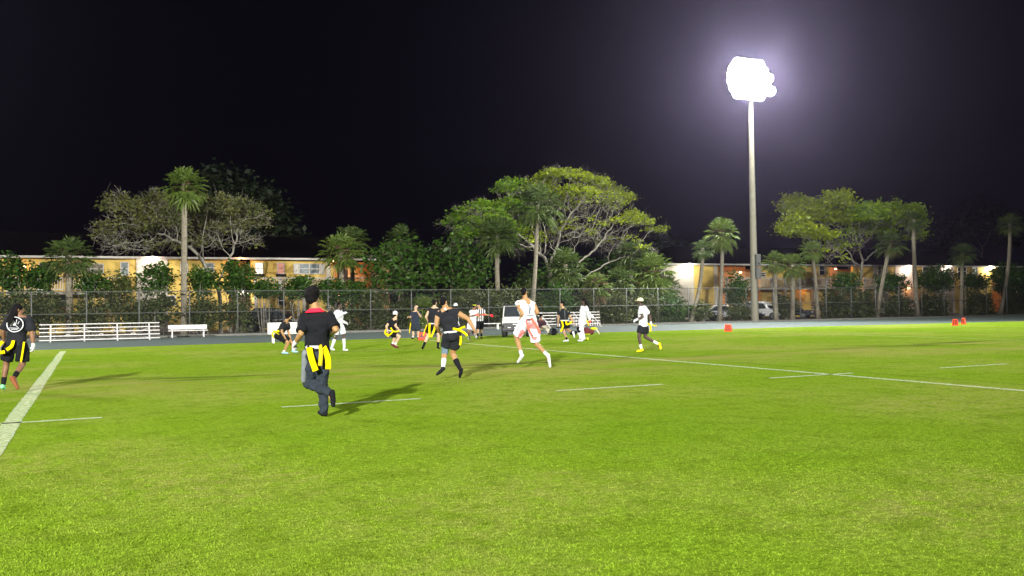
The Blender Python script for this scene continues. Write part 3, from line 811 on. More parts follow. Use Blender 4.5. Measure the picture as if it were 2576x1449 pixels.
def building(name, label, loc_px, segs, lamps, wins, rails, roof):
    x0 = bx(segs[0][0]); x1 = bx(segs[-1][1])
    r = tag(empty(name, (x0, BY, 0)), label, 'building')
    ez = roof
    for a, b, kind in segs:
        xa_, xb_ = bx(a) - x0, bx(b) - x0
        if kind in 'ywp':
            mt = {'y': M['yellow'], 'w': M['cream'], 'p': M['peach']}[kind]
            off = {'y': 0, 'w': -.05, 'p': 0}[kind]
            MB().box(((xa_ + xb_) / 2, .15 + off / 2, ez / 2), (xb_ - xa_ - .01, .3 - off, ez - .02)).build('wall', mt, r)
        else:                                   # recessed gallery on both storeys
            MB().box(((xa_ + xb_) / 2, 2.4, ez / 2), (xb_ - xa_ - .01, .2, ez - .02)).build('wall', M['peach'], r)
            MB().box(((xa_ + xb_) / 2, 1.15, 2.95), (xb_ - xa_ - .01, 2.28, .2)).build('gallery_floor', M['cream'], r)
            MB().box((xa_ + .1, 1.15, ez / 2), (.16, 2.28, ez - .03)).build('wall', M['yellow'], r)
            n = max(1, int((xb_ - xa_) / 2.6))
            for k in range(n):
                xx = xa_ + (xb_ - xa_) * (k + .55) / n
                d = MB().box((xx, 2.27, 4.05), (.9, .05, 1.95)).build('door', M['door'] if k % 2 else M['dkdoor'], r)
                MB().ell((xx + .35, 2.22, 4.0), (.04, .04, .04)).build('handle', M['galv'], d)
                MB().box((xx - .9, 2.28, 1.3), (.9, .05, 2.0)).build('door', M['dkdoor'], r)
    L_ = x1 - x0
    MB().box((L_ / 2, -.52, ez + .06), (L_ + .9, .05, .16)).build('fascia', M['fascia'], r)
    rb = MB(); hz = 2.3
    v = [(-.45, -.5, ez), (L_ + .45, -.5, ez), (L_ + .45, 11, ez), (-.45, 11, ez), (5, 5.2, ez + hz), (L_ - 5, 5.2, ez + hz)]
    rb.add(v, [(0, 1, 5, 4), (1, 2, 5), (2, 3, 4, 5), (3, 0, 4), (0, 3, 2, 1)]).build('roof', M['roof'], r)
    MB().box((L_ / 2, 5.3, ez / 2 - .1), (L_ - .2, 5.4, ez - .25)).build('core_wall', M['peach'], r)
    for (a, b, t, bo, kind) in wins:
        xa_, xb_ = bx(a) - x0, bx(b) - x0; zt, zb = bz((a + b) / 2, t), bz((a + b) / 2, bo)
        cx, cz, ww, hh = (xa_ + xb_) / 2, (zt + zb) / 2, xb_ - xa_, zt - zb
        fr = MB()
        for dx in (-ww / 2, ww / 2) + ((0,) if ww > 1.2 else ()): fr.box((cx + dx, -.09, cz), (.07, .08, hh + .07))
        for dz in (-hh / 2, 0, hh / 2): fr.box((cx, -.085, cz + dz), (ww - .06, .06, .06))
        wn = fr.build('window', M['fascia'], r)
        mt = {'c': M['curtain'], 'b': M['paneblue'], 'W': M['litwhite'], 'P': M['litpink'], 'd': M['glass']}[kind]
        MB().box((cx, -.065, cz), (ww - .08, .015, hh - .07)).build('pane', mt, wn)
        if kind in 'WP':
            MB().box((cx, -.16, cz - hh / 2 - .12), (ww + .25, .16, .2)).build('flower_box', M['dkdoor'], wn)
        if ww > 1.5 and kind == 'b':
            for s_ in (-1, 1): MB().box((cx + s_ * (ww / 2 + .25), -.08, cz), (.4, .05, hh + .05)).build('shutter', M['fascia'], wn)
    for (a, b) in rails:
        xa_, xb_ = bx(a) - x0, bx(b) - x0; rl = MB(); L2 = xb_ - xa_
        MB().box(((xa_ + xb_) / 2, -.7, 3.02), (L2, 1.3, .2)).build('balcony_floor', M['cream'], r)
        rl.box(((xa_ + xb_) / 2, -1.25, 4.12), (L2, .09, .09)); rl.box(((xa_ + xb_) / 2, -1.25, 3.28), (L2, .07, .07))
        n = int(L2 / .17)
        for k in range(n + 1):
            rl.box((xa_ + L2 * k / n, -1.25, 3.7), (.05, .05, .78))
        for k in range(int(L2 / 1.9) + 1):
            rl.box((xa_ + min(L2, k * 1.9 + .08), -1.25, 3.68), (.22, .2, 1.05))
        rl.build('railing', M['fascia'], r)
        for k in range(int(L2 / 3.8) + 1):
            MB().box((xa_ + min(L2 - .1, k * 3.8 + .08), -1.2, 1.46), (.24, .24, 2.9)).build('porch_post', M['cream'], r)
    for (px, py, kind, yo, en) in lamps:
        x, z = bx(px) - x0, bz(px, py)
        c = {'w': M['lampwhite'], 'o': M['lamporange'], 'F': M['lampdaylight']}[kind]
        rr = .22 if kind == 'F' else .12
        lm = MB().ell((x, yo, z), (rr * 1.3, rr * .8, rr * .7)).build('porch_lamp', c, r, True)
        MB().box((x, yo + .06, z + rr * .7 + .04), (rr * 1.6, .16, .08)).build('lamp_bracket', M['galv'], lm)
        d = bpy.data.lights.new('porch_light', 'POINT'); d.energy = en; d.shadow_soft_size = .25
        d.color = {'w': (1, .82, .72), 'o': (1, .42, .14), 'F': (1, .96, .82)}[kind]
        lo = bpy.data.objects.new('porch_light', d); COL.objects.link(lo); lo.parent = lm; lo.location = (x, yo - .3, z - .12)
    return r

LB = building('apartment_building', 'yellow two storey apartment building at left with lit windows and white balcony railing', None,
    [(-220, 343, 'y'), (343, 422, 'w'), (422, 569, 'y'), (569, 631, 'r'), (631, 820, 'y'), (820, 832, 'w'), (832, 1000, 'r')],
    [(382, 649, 'w', -.35, 260), (603, 651, 'o', -.25, 157), (840, 655, 'o', .3, 97), (888, 664, 'o', .8, 157), (608, 734, 'w', -.3, 160), (905, 736, 'o', .5, 75), (60, 672, 'o', -.2, 22), (860, 744, 'o', .6, 60)],
    [(197, 260, 664, 689, 'c'), (304, 323, 660, 692, 'b'), (100, 124, 662, 690, 'd'), (512, 538, 662, 684, 'b'), (642, 661, 662, 689, 'W'), (697, 715, 662, 689, 'P'), (752, 803, 664, 689, 'b'),
     (699, 713, 744, 768, 'd'), (455, 472, 662, 688, 'd'), (150, 180, 744, 770, 'd'), (420, 440, 744, 768, 'd')],
    [(634, 945), (20, 300)], EZ)
RB = building('apartment_building', 'yellow two storey apartment building at right with a floodlit white end wall and orange doorways', None,
    [(1664, 1745, 'w'), (1745, 1796, 'y'), (1796, 1804, 'w'), (1804, 1912, 'r'), (1912, 2084, 'y'), (2084, 2146, 'r'), (2146, 2197, 'y'), (2197, 2233, 'w'), (2233, 2252, 'y'), (2252, 2306, 'w'), (2306, 2350, 'y'), (2350, 2400, 'w'),
     (2400, 2492, 'y'), (2492, 2560, 'r')],
    [(1725, 668, 'F', -.5, 230), (1868, 725, 'o', .2, 157), (1882, 684, 'o', 1.2, 97), (2017, 726, 'o', -.3, 45), (2118, 676, 'o', .9, 142), (2131, 726, 'o', -.3, 33), (2278, 671, 'w', -.35, 300), (2376, 672, 'w', -.35, 260),
     (2484, 675, 'F', -.45, 300), (2508, 673, 'o', .2, 157), (2280, 725, 'o', -.3, 45), (1842, 745, 'o', .8, 112), (2560, 735, 'o', .3, 97)],
    [(1912, 1924, 686, 696, 'd'), (2060, 2074, 668, 692, 'd'), (2206, 2226, 670, 690, 'c'), (2408, 2430, 672, 694, 'd'), (1940, 1962, 740, 764, 'd'), (2320, 2336, 672, 692, 'd'), (2446, 2458, 672, 692, 'b')],
    [(1806, 2100), (2150, 2180)], bz(1900, 668))

# ================================================================== LIGHT POLE
PY_ = 59.75
pb = W(1899, 808, PY_); pb.z = 0
ptop = W(1887, 205, PY_)
lp = tag(empty('light_pole', pb), 'tall tapered concrete pole carrying the blazing cluster of field floodlights', 'light pole')
H = ptop.z
M['concrete'] = mat('pole_concrete', (.19, .18, .135), .85, var=.12, scale=3, bump=.3)
M['flood'] = emat('floodlight_lens', (1, .98, .96), 60)
MB().tube([(0, 0, -.1), (0, 0, .05), (0, 0, H * .45), (0, 0, H - 1.0), (0, 0, H + 1.2)], [.32, .32, .265, .19, .17], 20).build('pole', M['concrete'], lp, True)
cb = MB().box((.12, -.36, W(1905, 650, PY_).z - .2), (.46, .26, 1.05)).box((.12, -.36, W(1905, 682, PY_).z - .2), (.46, .26, .95)).build('control_cabinet', M['galv'], lp, bevel=.02)
MB().box((.12, -.50, W(1905, 658, PY_).z - .2), (.2, .012, .14)).build('label_plate', M['black'], cb)
MB().bar((.05, -.30, 1.0), (.05, -.30, W(1905, 695, PY_).z - .2), .03).build('conduit', M['galv'], lp)
HX = []
aim = Vector((-.55, -1, -.45)).normalized()
q = aim.to_track_quat('Z', 'Y').to_matrix()
arms = []
for zz, glare_tail in ((1.32, 0), (.80, 0), (.28, 1.55), (-.24, 1.1), (-.76, 1.75), (-1.28, .5)):  # rows and tail follow the outline of the lamp's glare; extra fixtures added
    wr = math.sqrt(1.75 ** 2 - zz ** 2); xr = max(-.55 + wr, glare_tail); n_ = int((xr + .55 + wr) / .56) + 1
    arms.append((H + .02 + zz, tuple(-.55 - wr + (xr + .55 + wr) * k / (n_ - 1) for k in range(n_))))
for z, xs in arms:
    MB().box((sum(xs) / len(xs), -.2, z), (xs[-1] - xs[0] + .8, .12, .14)).build('crossarm', M['galv'], lp)
    for x in xs:
        f = MB()
        c = Vector((x, -.45, z))
        f.tube([c - aim * .30, c - aim * .12, c + aim * .05, c + aim * .12], [.18, .30, .40, .41], 14, cap=True)
        fo = f.build('floodlight', M['galv'], lp, True)
        l = MB(); l.tube([c + aim * .125, c + aim * .16], [.40, .37], 16)
        l.build('lens', M['flood'], fo, True)
for dx in (-1.2, .3):
    o = spot('floodlight_beam', pb + Vector((dx, -1.2, H + .1)), (8, 22, 0), 17 * KW, 168, .5, (1, .98, .96), .8)
# spill on the tree tops beside the pole
d = bpy.data.lights.new('floodlight_spill', 'POINT'); d.energy = 14 * KW; d.shadow_soft_size = .9; d.color = (1, .98, .92)
o = bpy.data.objects.new('floodlight_spill', d); COL.objects.link(o); o.location = pb + Vector((-.8, -1.3, H + .2))

# ================================================================== BLEACHERS, BENCHES
def planks(mb, L_, rows):
    for (y, z) in rows: mb.box((0, y, z), (L_, .24, .045))
def bleachers(name, label, pxl, pxr, pyb, Y, rows, nfr, mt, skew=0.0, group=None):
    a = W(pxl, 800, Y); b = W(pxr, 800, Y); L_ = (b - a).x
    r = tag(empty(name, ((a.x + b.x) / 2, Y, 0)), label, 'bleachers', group)
    for i, (y, z) in enumerate(rows):
        MB().box((skew * (len(rows) / 2 - i), y, z), (L_, .25, .05)).build('plank', mt, r, bevel=.008)
    for k in range(nfr):
        x = -L_ * .41 + L_ * .82 * k / (nfr - 1); f = MB(); zt = rows[-1][1]; yt = rows[-1][0]
        for (y, z) in rows: f.box((x, y - .02, (z - .03) / 2), (.07, .05, z - .03))
        f.box((x, yt / 2, .03), (.07, yt + .5, .05))
        f.tube([(x, rows[0][0], rows[0][1] - .05), (x, yt, zt - .05)], .03, 6)
        f.build('frame', mt, r)
    br = MB()
    for k in range(nfr - 1):
        xa_ = -L_ * .41 + L_ * .82 * k / (nfr - 1); xb_ = -L_ * .41 + L_ * .82 * (k + 1) / (nfr - 1)
        br.bar((xa_, rows[-1][0], .1), (xb_, rows[-1][0], .7 * rows[-1][1]), .016); br.bar((xb_, rows[-1][0] + .03, .1), (xa_, rows[-1][0] + .03, .7 * rows[-1][1]), .016)
    br.build('cross_brace', mt, r)
    return r
bleachers('bleachers', 'long white five plank bleachers at left beyond the track', 98, 402, 858, 55.2, [(0, .10), (.12, .32), (.24, .53), (.36, .74), (.48, .95)], 4, M['white'])
bleachers('bleachers', 'low grey metal bleachers behind the player in the white hoodie', 1366, 1522, 826, 57.6, [(0, .25), (.35, .45), (.7, .66), (1.05, .87), (1.4, 1.07)], 4, M['alu'], skew=-.18)
def bench(label, pxl, pxr, Y, hs, hb, bh, mt, back=True, group=None):
    a = W(pxl, 820, Y); b = W(pxr, 820, Y); L_ = (b - a).x
    r = tag(empty('bench', ((a.x + b.x) / 2, Y, 0)), label, 'bench', group)
    MB().box((0, 0, hs), (L_, .3, .05)).build('seat', mt, r, bevel=.008)
    if back: MB().box((0, .2, hb - bh / 2), (L_ * .985, .05, bh)).build('backrest', mt, r, bevel=.01)
    for s_ in (-1, 1):
        l = MB(); x = s_ * L_ * .40
        l.box((x, -.1, hs / 2), (.06, .06, hs - .03)); l.box((x, .22 if back else .1, (hb - bh if back else hs) / 2), (.06, .06, (hb - bh if back else hs) - .03)); l.box((x, .05, .03), (.06, .4, .04))
        l.build('leg', mt, r)
bench('small white bench with backrest between the long bleachers and the dark car', 423, 522, 57.4, .42, .76, .27, M['white'])
bench('white team bench with broad backrest behind the crouching player', 674, 806, 43.6, .46, .98, .48, M['white'])
bench('low backless metal bench left of the utility cart', 1196, 1258, 57.2, .42, 0, 0, M['alu'], back=False)

# ================================================================== UTILITY CART
cg = G(1298, 848)
ct = tag(empty('utility_cart', cg, R(-27)), 'white topped utility cart with black grille and roof parked at the sideline', 'utility cart')
bw = 1.42
MB().box((0, 1.2, .42), (bw, 2.5, .18)).box((0, .06, .43), (bw - .06, .1, .34)).build('body', M['black'], ct, bevel=.03)
MB().add([(-bw / 2, 0, .78), (bw / 2, 0, .78), (bw / 2, .55, 1.02), (-bw / 2, .55, 1.02), (-bw / 2, .04, .66), (bw / 2, .04, .66), (bw / 2, .6, .66), (-bw / 2, .6, .66)],
         [(0, 1, 2, 3), (4, 5, 1, 0), (5, 6, 2, 1), (7, 4, 0, 3), (6, 7, 3, 2), (4, 7, 6, 5)]).build('hood', M['white'], ct, bevel=.03)
g_ = MB().box((0, -.02, .60), (bw - .12, .08, .26)).build('grille', M['black'], ct, bevel=.02)
for x in (-.34, 0, .34): MB().box((x, -.07, .50), (.16, .02, .03)).build('badge', M['alu'], g_)
MB().box((0, -.075, .66), (.3, .02, .035)).build('badge', M['alu'], g_)
for s_ in (-1, 1):
    MB().ell((s_ * .58, -.01, .72), (.10, .04, .05)).build('headlight', M['alu'], ct, True)
    for y in (.35, 1.95):
        wh = MB().tube([(s_ * (bw / 2 - .2), y, .29), (s_ * (bw / 2 - .19), y, .29), (s_ * (bw / 2 + .03), y, .29), (s_ * (bw / 2 + .04), y, .29)], [.22, .29, .29, .22], 20).build('wheel', M['rubber'], ct, True)
        MB().tube([(s_ * (bw / 2 + .035), y, .29), (s_ * (bw / 2 + .05), y, .29)], .13, 14).build('rim', M['galv'], wh)
wf = MB()
for s_ in (-1, 1): wf.tube([(s_ * .67, .5, 1.0), (s_ * .62, .72, 1.62)], .028, 6); wf.tube([(s_ * .66, 2.1, .5), (s_ * .62, 1.9, 1.62)], .028, 6)
wf.tube([(-.67, .5, 1.02), (.67, .5, 1.02)], .028, 6); wf.tube([(-.62, .72, 1.61), (.62, .72, 1.61)], .028, 6); wf.tube([(-.62, .72, 1.61), (-.62, 1.9, 1.61)], .028, 6); wf.tube([(.62, .72, 1.61), (.62, 1.9, 1.61)], .028, 6); wf.build('windshield_frame', M['white'], ct, True)
MB().add([(-.62, .52, 1.05), (.62, .52, 1.05), (.58, .71, 1.60), (-.58, .71, 1.60), (-.62, .53, 1.05), (.62, .53, 1.05), (.58, .72, 1.60), (-.58, .72, 1.60)], [(0, 1, 2, 3), (7, 6, 5, 4), (0, 4, 5, 1), (1, 5, 6, 2), (2, 6, 7, 3), (3, 7, 4, 0)]).build('windshield', M['glass'], ct)
MB().box((0, 1.3, 1.66), (1.36, 1.4, .07)).build('roof', M['black'], ct, bevel=.03)
MB().box((0, 1.35, .72), (1.2, .45, .14)).box((0, 1.58, .98), (1.2, .12, .42)).build('seat', M['black'], ct, bevel=.04)
MB().box((0, 2.2, .72), (1.34, .8, .3)).build('cargo_bed', M['black'], ct, bevel=.02)

# ================================================================== SIDELINE MARKERS
fc = bpy.data.curves.new('number', 'FONT')
def text_mesh(s_, size, mt, parent, M4, name='number'):
    cu = bpy.data.curves.new('t', 'FONT'); cu.body = s_; cu.size = size; cu.align_x = 'CENTER'; cu.align_y = 'CENTER'; cu.extrude = .003; cu.offset = size * .012
    to = bpy.data.objects.new('t', cu); COL.objects.link(to)
    dg = bpy.context.evaluated_depsgraph_get(); dg.update()
    me = bpy.data.meshes.new_from_object(to.evaluated_get(dg)); bpy.data.objects.remove(to)
    me.materials.clear(); me.materials.append(mt)
    o = bpy.data.objects.new(name, me); COL.objects.link(o); o.parent = parent; o.matrix_local = M4
    return o
def marker(label, px, py, rz, num, wd=.42, h=.40, dp=.28):
    p = G(px, py)
    r = tag(empty('yard_marker', p, rz), label, 'yard marker', 'orange foam yard markers along the far sideline')
    t = .10
    MB().add([(-wd / 2, -dp / 2, 0), (wd / 2, -dp / 2, 0), (wd / 2, dp / 2, 0), (-wd / 2, dp / 2, 0), (-wd / 2 + .05, -t / 2, h), (wd / 2 - .05, -t / 2, h), (wd / 2 - .05, t / 2, h), (-wd / 2 + .05, t / 2, h)],
             [(0, 3, 2, 1), (4, 5, 6, 7), (0, 1, 5, 4), (1, 2, 6, 5), (2, 3, 7, 6), (3, 0, 4, 7)]).build('body', M['orange'], r, bevel=.015)
    sl = math.atan2((dp - t) / 2, h)
    for s_ in (-1, 1):
        Mx = Matrix.Translation((0, s_ * ((dp + t) / 4 + .006), h * .5)) @ Matrix.Rotation(0 if s_ < 0 else math.pi, 4, 'Z') @ Matrix.Rotation(R(90) - sl, 4, 'X') @ Matrix.Scale(.82, 4, (1, 0, 0)) @ Matrix.Scale(1.15, 4, (0, 1, 0))
        if num: text_mesh(num, .34, M['black'], r, Mx)
    return r
marker('orange yard marker reading 40 beside the legs of the sleeveless player', 1064, 856, R(-20), '40', wd=.46, h=.38)
marker('orange yard marker reading 20 alone on the sideline', 1832, 834, R(-50), '20')
marker('left one of the two small orange markers far down the sideline', 2403, 819, R(-62), '10', wd=.36)
marker('right one of the two small orange markers far down the sideline', 2424, 816, R(-100), '10', wd=.30, h=.42, dp=.2)

# ================================================================== CARS IN THE LOT
M['headlamp'] = mat('headlamp_glass', (.75, .78, .8), .15, .4)
def car(label, px, Y, rz, col, suv=False, name='parked_car', cat='car'):
    p = W(px, 790, Y); p.z = 0
    paint = mat('car_paint', col, .25, .2, var=.03, spec=.6)
    r = tag(empty(name, p, rz), label, cat, 'cars parked behind the fence')
    h = 1.72 if suv else 1.45; b = .98 if suv else .86; L2 = 2.3; wd = .93
    # front faces -y; side outline in (y, z)
    prof = [(-L2, .32), (-L2 + .02, .62), (-L2 + .12, b - .1), (-1.15, b), (1.9 if suv else 1.35, b + .04), (L2 - .05, b - .02), (L2, .5), (L2 - .05, .3)]
    top = [(-1.15, b - .02), (-.45, h - .06), (-.1, h), (1.2 if suv else .7, h), (2.1 if suv else 1.55, b + (.1 if suv else 0)), (1.9 if suv else 1.5, b - .05)]
    def ex(prof, w0, w1):
        n = len(prof); zb = min(z for _, z in prof); zt = max(z for _, z in prof); vs = []
        for s_ in (-1, 1):
            for (y, z) in prof:
                ww = w0 + (w1 - w0) * (z - zb) / (zt - zb); tp = 1 - .10 * max(0, (abs(y) - 1.7) / .6)
                vs.append((s_ * ww * tp, y, z))
        fs = [tuple(range(n)), tuple(range(n, 2 * n))[::-1]] + [(i, (i + 1) % n, n + (i + 1) % n, n + i)[::-1] for i in range(n)]
        return vs, fs
    MB().add(*ex(prof, wd, wd * .97)).build('body', paint, r, bevel=.05)
    rf = MB().add(*ex(top, wd * .93, wd * .74)).build('cabin', paint, r, bevel=.04)
    win = [(y * .97, z) for y, z in top]
    zc = b + .03
    MB().add([(-.72, -1.14, zc), (.72, -1.14, zc), (.60, -.47, h - .12), (-.60, -.47, h - .12), (-.72, -1.10, zc), (.72, -1.10, zc), (.60, -.43, h - .12), (-.60, -.43, h - .12)],
             [(0, 1, 2, 3), (7, 6, 5, 4), (0, 4, 5, 1), (1, 5, 6, 2), (2, 6, 7, 3), (3, 7, 4, 0)]).build('windshield', M['glass'], r)
    for s_ in (-1, 1):
        xa_, xb_ = s_ * wd * .92, s_ * wd * .78
        q_ = [(-.85, zc), (-.4, h - .14), (1.1 if suv else .65, h - .12), (1.5 if suv else 1.15, zc)]
        vs = [((xa_ if z < b + .2 else xb_) + s_ * .012, y, z) for y, z in q_] + [((xa_ if z < b + .2 else xb_) - s_ * .02, y, z) for y, z in q_]
        MB().add(vs, [(0, 1, 2, 3), (7, 6, 5, 4), (0, 4, 5, 1), (1, 5, 6, 2), (2, 6, 7, 3), (3, 7, 4, 0)]).build('side_window', M['glass'], r)
        MB().ell((s_ * .68, -L2 + .08, b - .24), (.20, .10, .085)).build('headlight', M['headlamp'], r, True)
        MB().ell((s_ * 1.0, -.85, b + .12), (.11, .06, .08)).build('mirror', paint, r, True)
        for y in (-1.42, 1.42):
            wh = MB().tube([(s_ * .72, y, .33), (s_ * .74, y, .33), (s_ * .93, y, .33), (s_ * .95, y, .33)], [.27, .33, .33, .27], 20).build('wheel', M['rubber'], r, True)
            MB().tube([(s_ * .945, y, .33), (s_ * .965, y, .33)], .2, 14).build('rim', M['galv'], wh)
    gr = MB().box((0, -L2 - .01, b - .27), (.80, .05, .17)).build('grille', M['black'], r, bevel=.01)
    MB().box((0, -L2 - .045, b - .26), (.7, .02, .03)).build('chrome_bar', M['headlamp'], gr)
    MB().box((0, -L2 - .02, .42), (1.3, .06, .16)).build('bumper_intake', M['black'], r, bevel=.02)
    return r
car('bright white sport utility car right of the light pole', 1916, 68.2, R(28), (.75, .75, .75), True)
car('white car half hidden between the light pole and the bright tousled palm', 1868, 68.6, R(0), (.55, .56, .57))
car('white sedan seen from the side behind the bright tousled palm', 1822, 68.4, R(40), (.66, .66, .68))
car('dark car with bright headlamps beside the leaning palm', 1755, 68.0, R(-8), (.03, .03, .032))
car('dark grey car parked behind the palms right of the white sport utility car', 1988, 68.4, R(35), (.035, .04, .05))
car('black sport utility car behind the white team bench', 688, 66.0, R(70), (.008, .008, .01), True)
car('silver car barely visible behind the crouching player in the white cap', 975, 67.2, R(10), (.25, .26, .27))
car('pale car glimpsed through the fence left of the very tall palm', 2235, 68.4, R(20), (.3, .3, .3))

# ================================================================== PEOPLE
NAMES = ['hd', 'nk', 'sl', 'sr', 'el', 'er', 'wl', 'wr', 'hl', 'hr', 'kl', 'kr', 'al', 'ar', 'tl', 'tr']
CY = R(-25)
def person(label, x0, y0, joints, face, skin, shirt, bottom, sleeve=.6, leg=.85, socks=None, shoes='black', gloves=None, hair='short', cap=None, flags=(), belt=None,
           vox=.014, bulk=1.0, loose=1.0, collar=None, group='flag football players on the field', extra=None, headtilt=0.0, lean_face=0.0, zs=0.0, headr=1.0):
    g = G(x0, y0); s_ = SC(g)
    root = tag(empty('person', g, CY), label, 'person', group)
    J = {}
    for n_, j in zip(NAMES, joints):
        J[n_] = Vector(((j[0] - x0) / s_, j[2] if len(j) > 2 else 0.0, (y0 - j[1]) / s_ + zs))
    up = (J['nk'] - (J['hl'] + J['hr']) / 2).normalized()
    hip = (J['hl'] + J['hr']) / 2
    def lat(a, b):
        v = b - a
        if v.length < .03: v = Vector((0, 1, 0))
        return v.normalized()
    sh = (J['sl'] + J['sr']) / 2
    lh, ls = lat(J['hl'], J['hr']), lat(J['sl'], J['sr'])
    def ring(c, l, a, b, k=1.0):
        l = (l - up * l.dot(up)).normalized(); d = up.cross(l).normalized()
        return (c, l, d, a * bulk * k, b * bulk * k)
    def at(t): return hip.lerp(sh, t)
    def torso(e=0.0, t0=-.28, t1=1.0, es=None):
        es = e if es is None else es
        T = [(-.28, .10, .09), (-.14, .158, .115), (0, .168, .118), (.22, .150, .105), (.42, .142, .100), (.65, .162, .118), (.85, .172, .118), (.97, .150, .095), (1.06, .085, .07), (1.10, .06, .055)]
        rs = []
        for t, a, b in T:
            if t < t0 - .01 or t > t1 + .12: continue
            l = lh.lerp(ls, max(0, min(1, t))).normalized()
            rs.append(ring(at(t), l, a + (e if t < .9 else es), b + (e if t < .9 else es)))
        return rs
    A_ = {'s': .060 * bulk, 'e': .044 * bulk, 'w': .030, 'h': .090 * bulk, 'k': .060 * bulk, 'c': .058 * bulk, 'a': .038}
    body = MB()
    body.loft(torso())
    f = Vector((math.cos(R(face)), math.sin(R(face)), 0)); side = Vector((-f.y, f.x, 0))
    FM = Matrix((side, -f, Vector((0, 0, 1)))).transposed() @ Matrix.Rotation(R(headtilt), 3, 'X')   # local -y = forward
    hd = J['hd']; hr = headr
    def H(x, y, z): return hd + FM @ Vector((x * hr, y * hr, z * hr))
    body.ell(H(0, .012, .02), (.076 * hr, .096 * hr, .098 * hr), FM)
    body.ell(H(0, -.028, -.045), (.056 * hr, .062 * hr, .068 * hr), FM)
    body.ell(H(0, -.100, -.010), (.013 * hr, .020 * hr, .026 * hr), FM)
    body.ell(H(0, -.082, -.055), (.026 * hr, .014 * hr, .012 * hr), FM)
    for q_ in (-1, 1): body.ell(H(q_ * .080, .012, -.008), (.010, .020, .032), FM)
    body.tube([J['nk'] - up * .03, J['nk'].lerp(hd, .7)], [.062 * bulk, .055], 12)
    body.cap(J['nk'], J['sl'], .06, A_['s']); body.cap(J['nk'], J['sr'], .06, A_['s'])
    hands = {}
    for q_ in 'lr':
        S, E, Wr = J['s' + q_], J['e' + q_], J['w' + q_]
        body.cap(S, S.lerp(E, .45), A_['s'] * 1.05, A_['s'] * .95); body.cap(S.lerp(E, .45), E, A_['s'] * .95, A_['e'])
        body.cap(E, E.lerp(Wr, .35), A_['e'], A_['e'] * 1.02); body.cap(E.lerp(Wr, .35), Wr, A_['e'] * 1.02, A_['w'])
        d = (Wr - E).normalized(); tin = (hip - Wr); tin = (tin - d * tin.dot(d)).normalized(); acr = d.cross(tin).normalized()
        def hand(mb, inf):
            pc = Wr + d * .05
            Mx = Matrix((acr, tin, d)).transposed()
            mb.ell(pc, (.040 + inf, .018 + inf, .052 + inf), Mx)
            mb.cap(Wr, Wr + d * .03, .028 + inf, .03 + inf)
            for i, L_ in enumerate((.066, .076, .072, .056)):
                o_ = acr * (-.029 + .0195 * i); b0 = Wr + d * .09 + o_; b1 = b0 + (d * .8 + tin * .55 + o_ * .8).normalized() * L_ * .55; b2 = b1 + (d * .25 + tin * 1.0).normalized() * L_ * .5
                mb.cap(b0, b1, .0095 + inf, .009 + inf); mb.cap(b1, b2, .009 + inf, .0075 + inf)
            t0 = Wr + d * .03 - acr * .032; t1 = t0 + (d * .7 - acr * .75 + tin * .3).normalized() * .036; t2 = t1 + (d * .9 + tin * .5).normalized() * .030
            mb.cap(t0, t1, .013 + inf, .011 + inf); mb.cap(t1, t2, .011 + inf, .009 + inf)
        hands[q_] = hand
        hand(body, 0)
        Hp, K, An, To = J['h' + q_], J['k' + q_], J['a' + q_], J['t' + q_]
        body.cap(Hp, Hp.lerp(K, .5), A_['h'], A_['h'] * .86); body.cap(Hp.lerp(K, .5), K, A_['h'] * .86, A_['k'])
        cf = K.lerp(An, .32); body.cap(K, cf, A_['k'] * .93, A_['c']); body.cap(cf, An, A_['c'], A_['a'])
        body.cap(An, An.lerp(To, .6), .036, .030)
    body.build('body', SK[skin], root, True, remesh=min(vox, .011), smo=4)
    # eyes and mouth
    if hair != 'none_face':
        for q_ in (-1, 1):
            MB().ell(H(q_ * .030, -.080, .010), (.011, .008, .007), FM).build('eye', M['black'], root, True)
    v2 = max(vox, .013)
    # --- shirt
    if shirt:
        mb = MB(); e = .018 * loose
        rs = torso(e, -.10, 1.0, .010); 
        mb.loft(rs)
        for q_ in 'lr':
            S, E, Wr = J['s' + q_], J['e' + q_], J['w' + q_]
            mb.cap(J['nk'].lerp(S, .25) - up * .025, S, .062, A_['s'] + .012)
            if sleeve > 0:
                t = min(sleeve, 1.0)
                p1 = S.lerp(E, t)
                mb.tube([S, S.lerp(p1, .5), p1, p1 + (E - S).normalized() * .004], [A_['s'] + .018, A_['s'] + .020 * loose, A_['s'] + (.020 if t < 1 else .004) * loose, A_['s'] + (.012 if t < 1 else .004)], 14)
                if sleeve > 1:
                    p2 = E.lerp(Wr, min(1, sleeve - 1))
                    mb.cap(E, p2, A_['e'] + .018, A_['w'] + .014)
        mb.build('shirt', CL[shirt], root, True, remesh=v2, smo=5, disp=.042 * loose)
    if collar:
        MB().loft([(J['nk'] + up * .012 * (2 if i else -3), ls, up.cross(ls).normalized(), a, b) for i, (a, b) in enumerate(((.165, .125), (.078, .078)))], 18).build('collar', CL[collar], root, True)
    # --- shorts or trousers
    mb = MB(); fl = .026 * loose
    mb.loft(torso(.020, -.30, .02)[: 3])
    mb.loft([ring(at(.10), lh, .162, .115), ring(at(0), lh, .182, .134), ring(at(-.16), lh, .176, .128), ring(at(-.30), lh, .12, .10)])
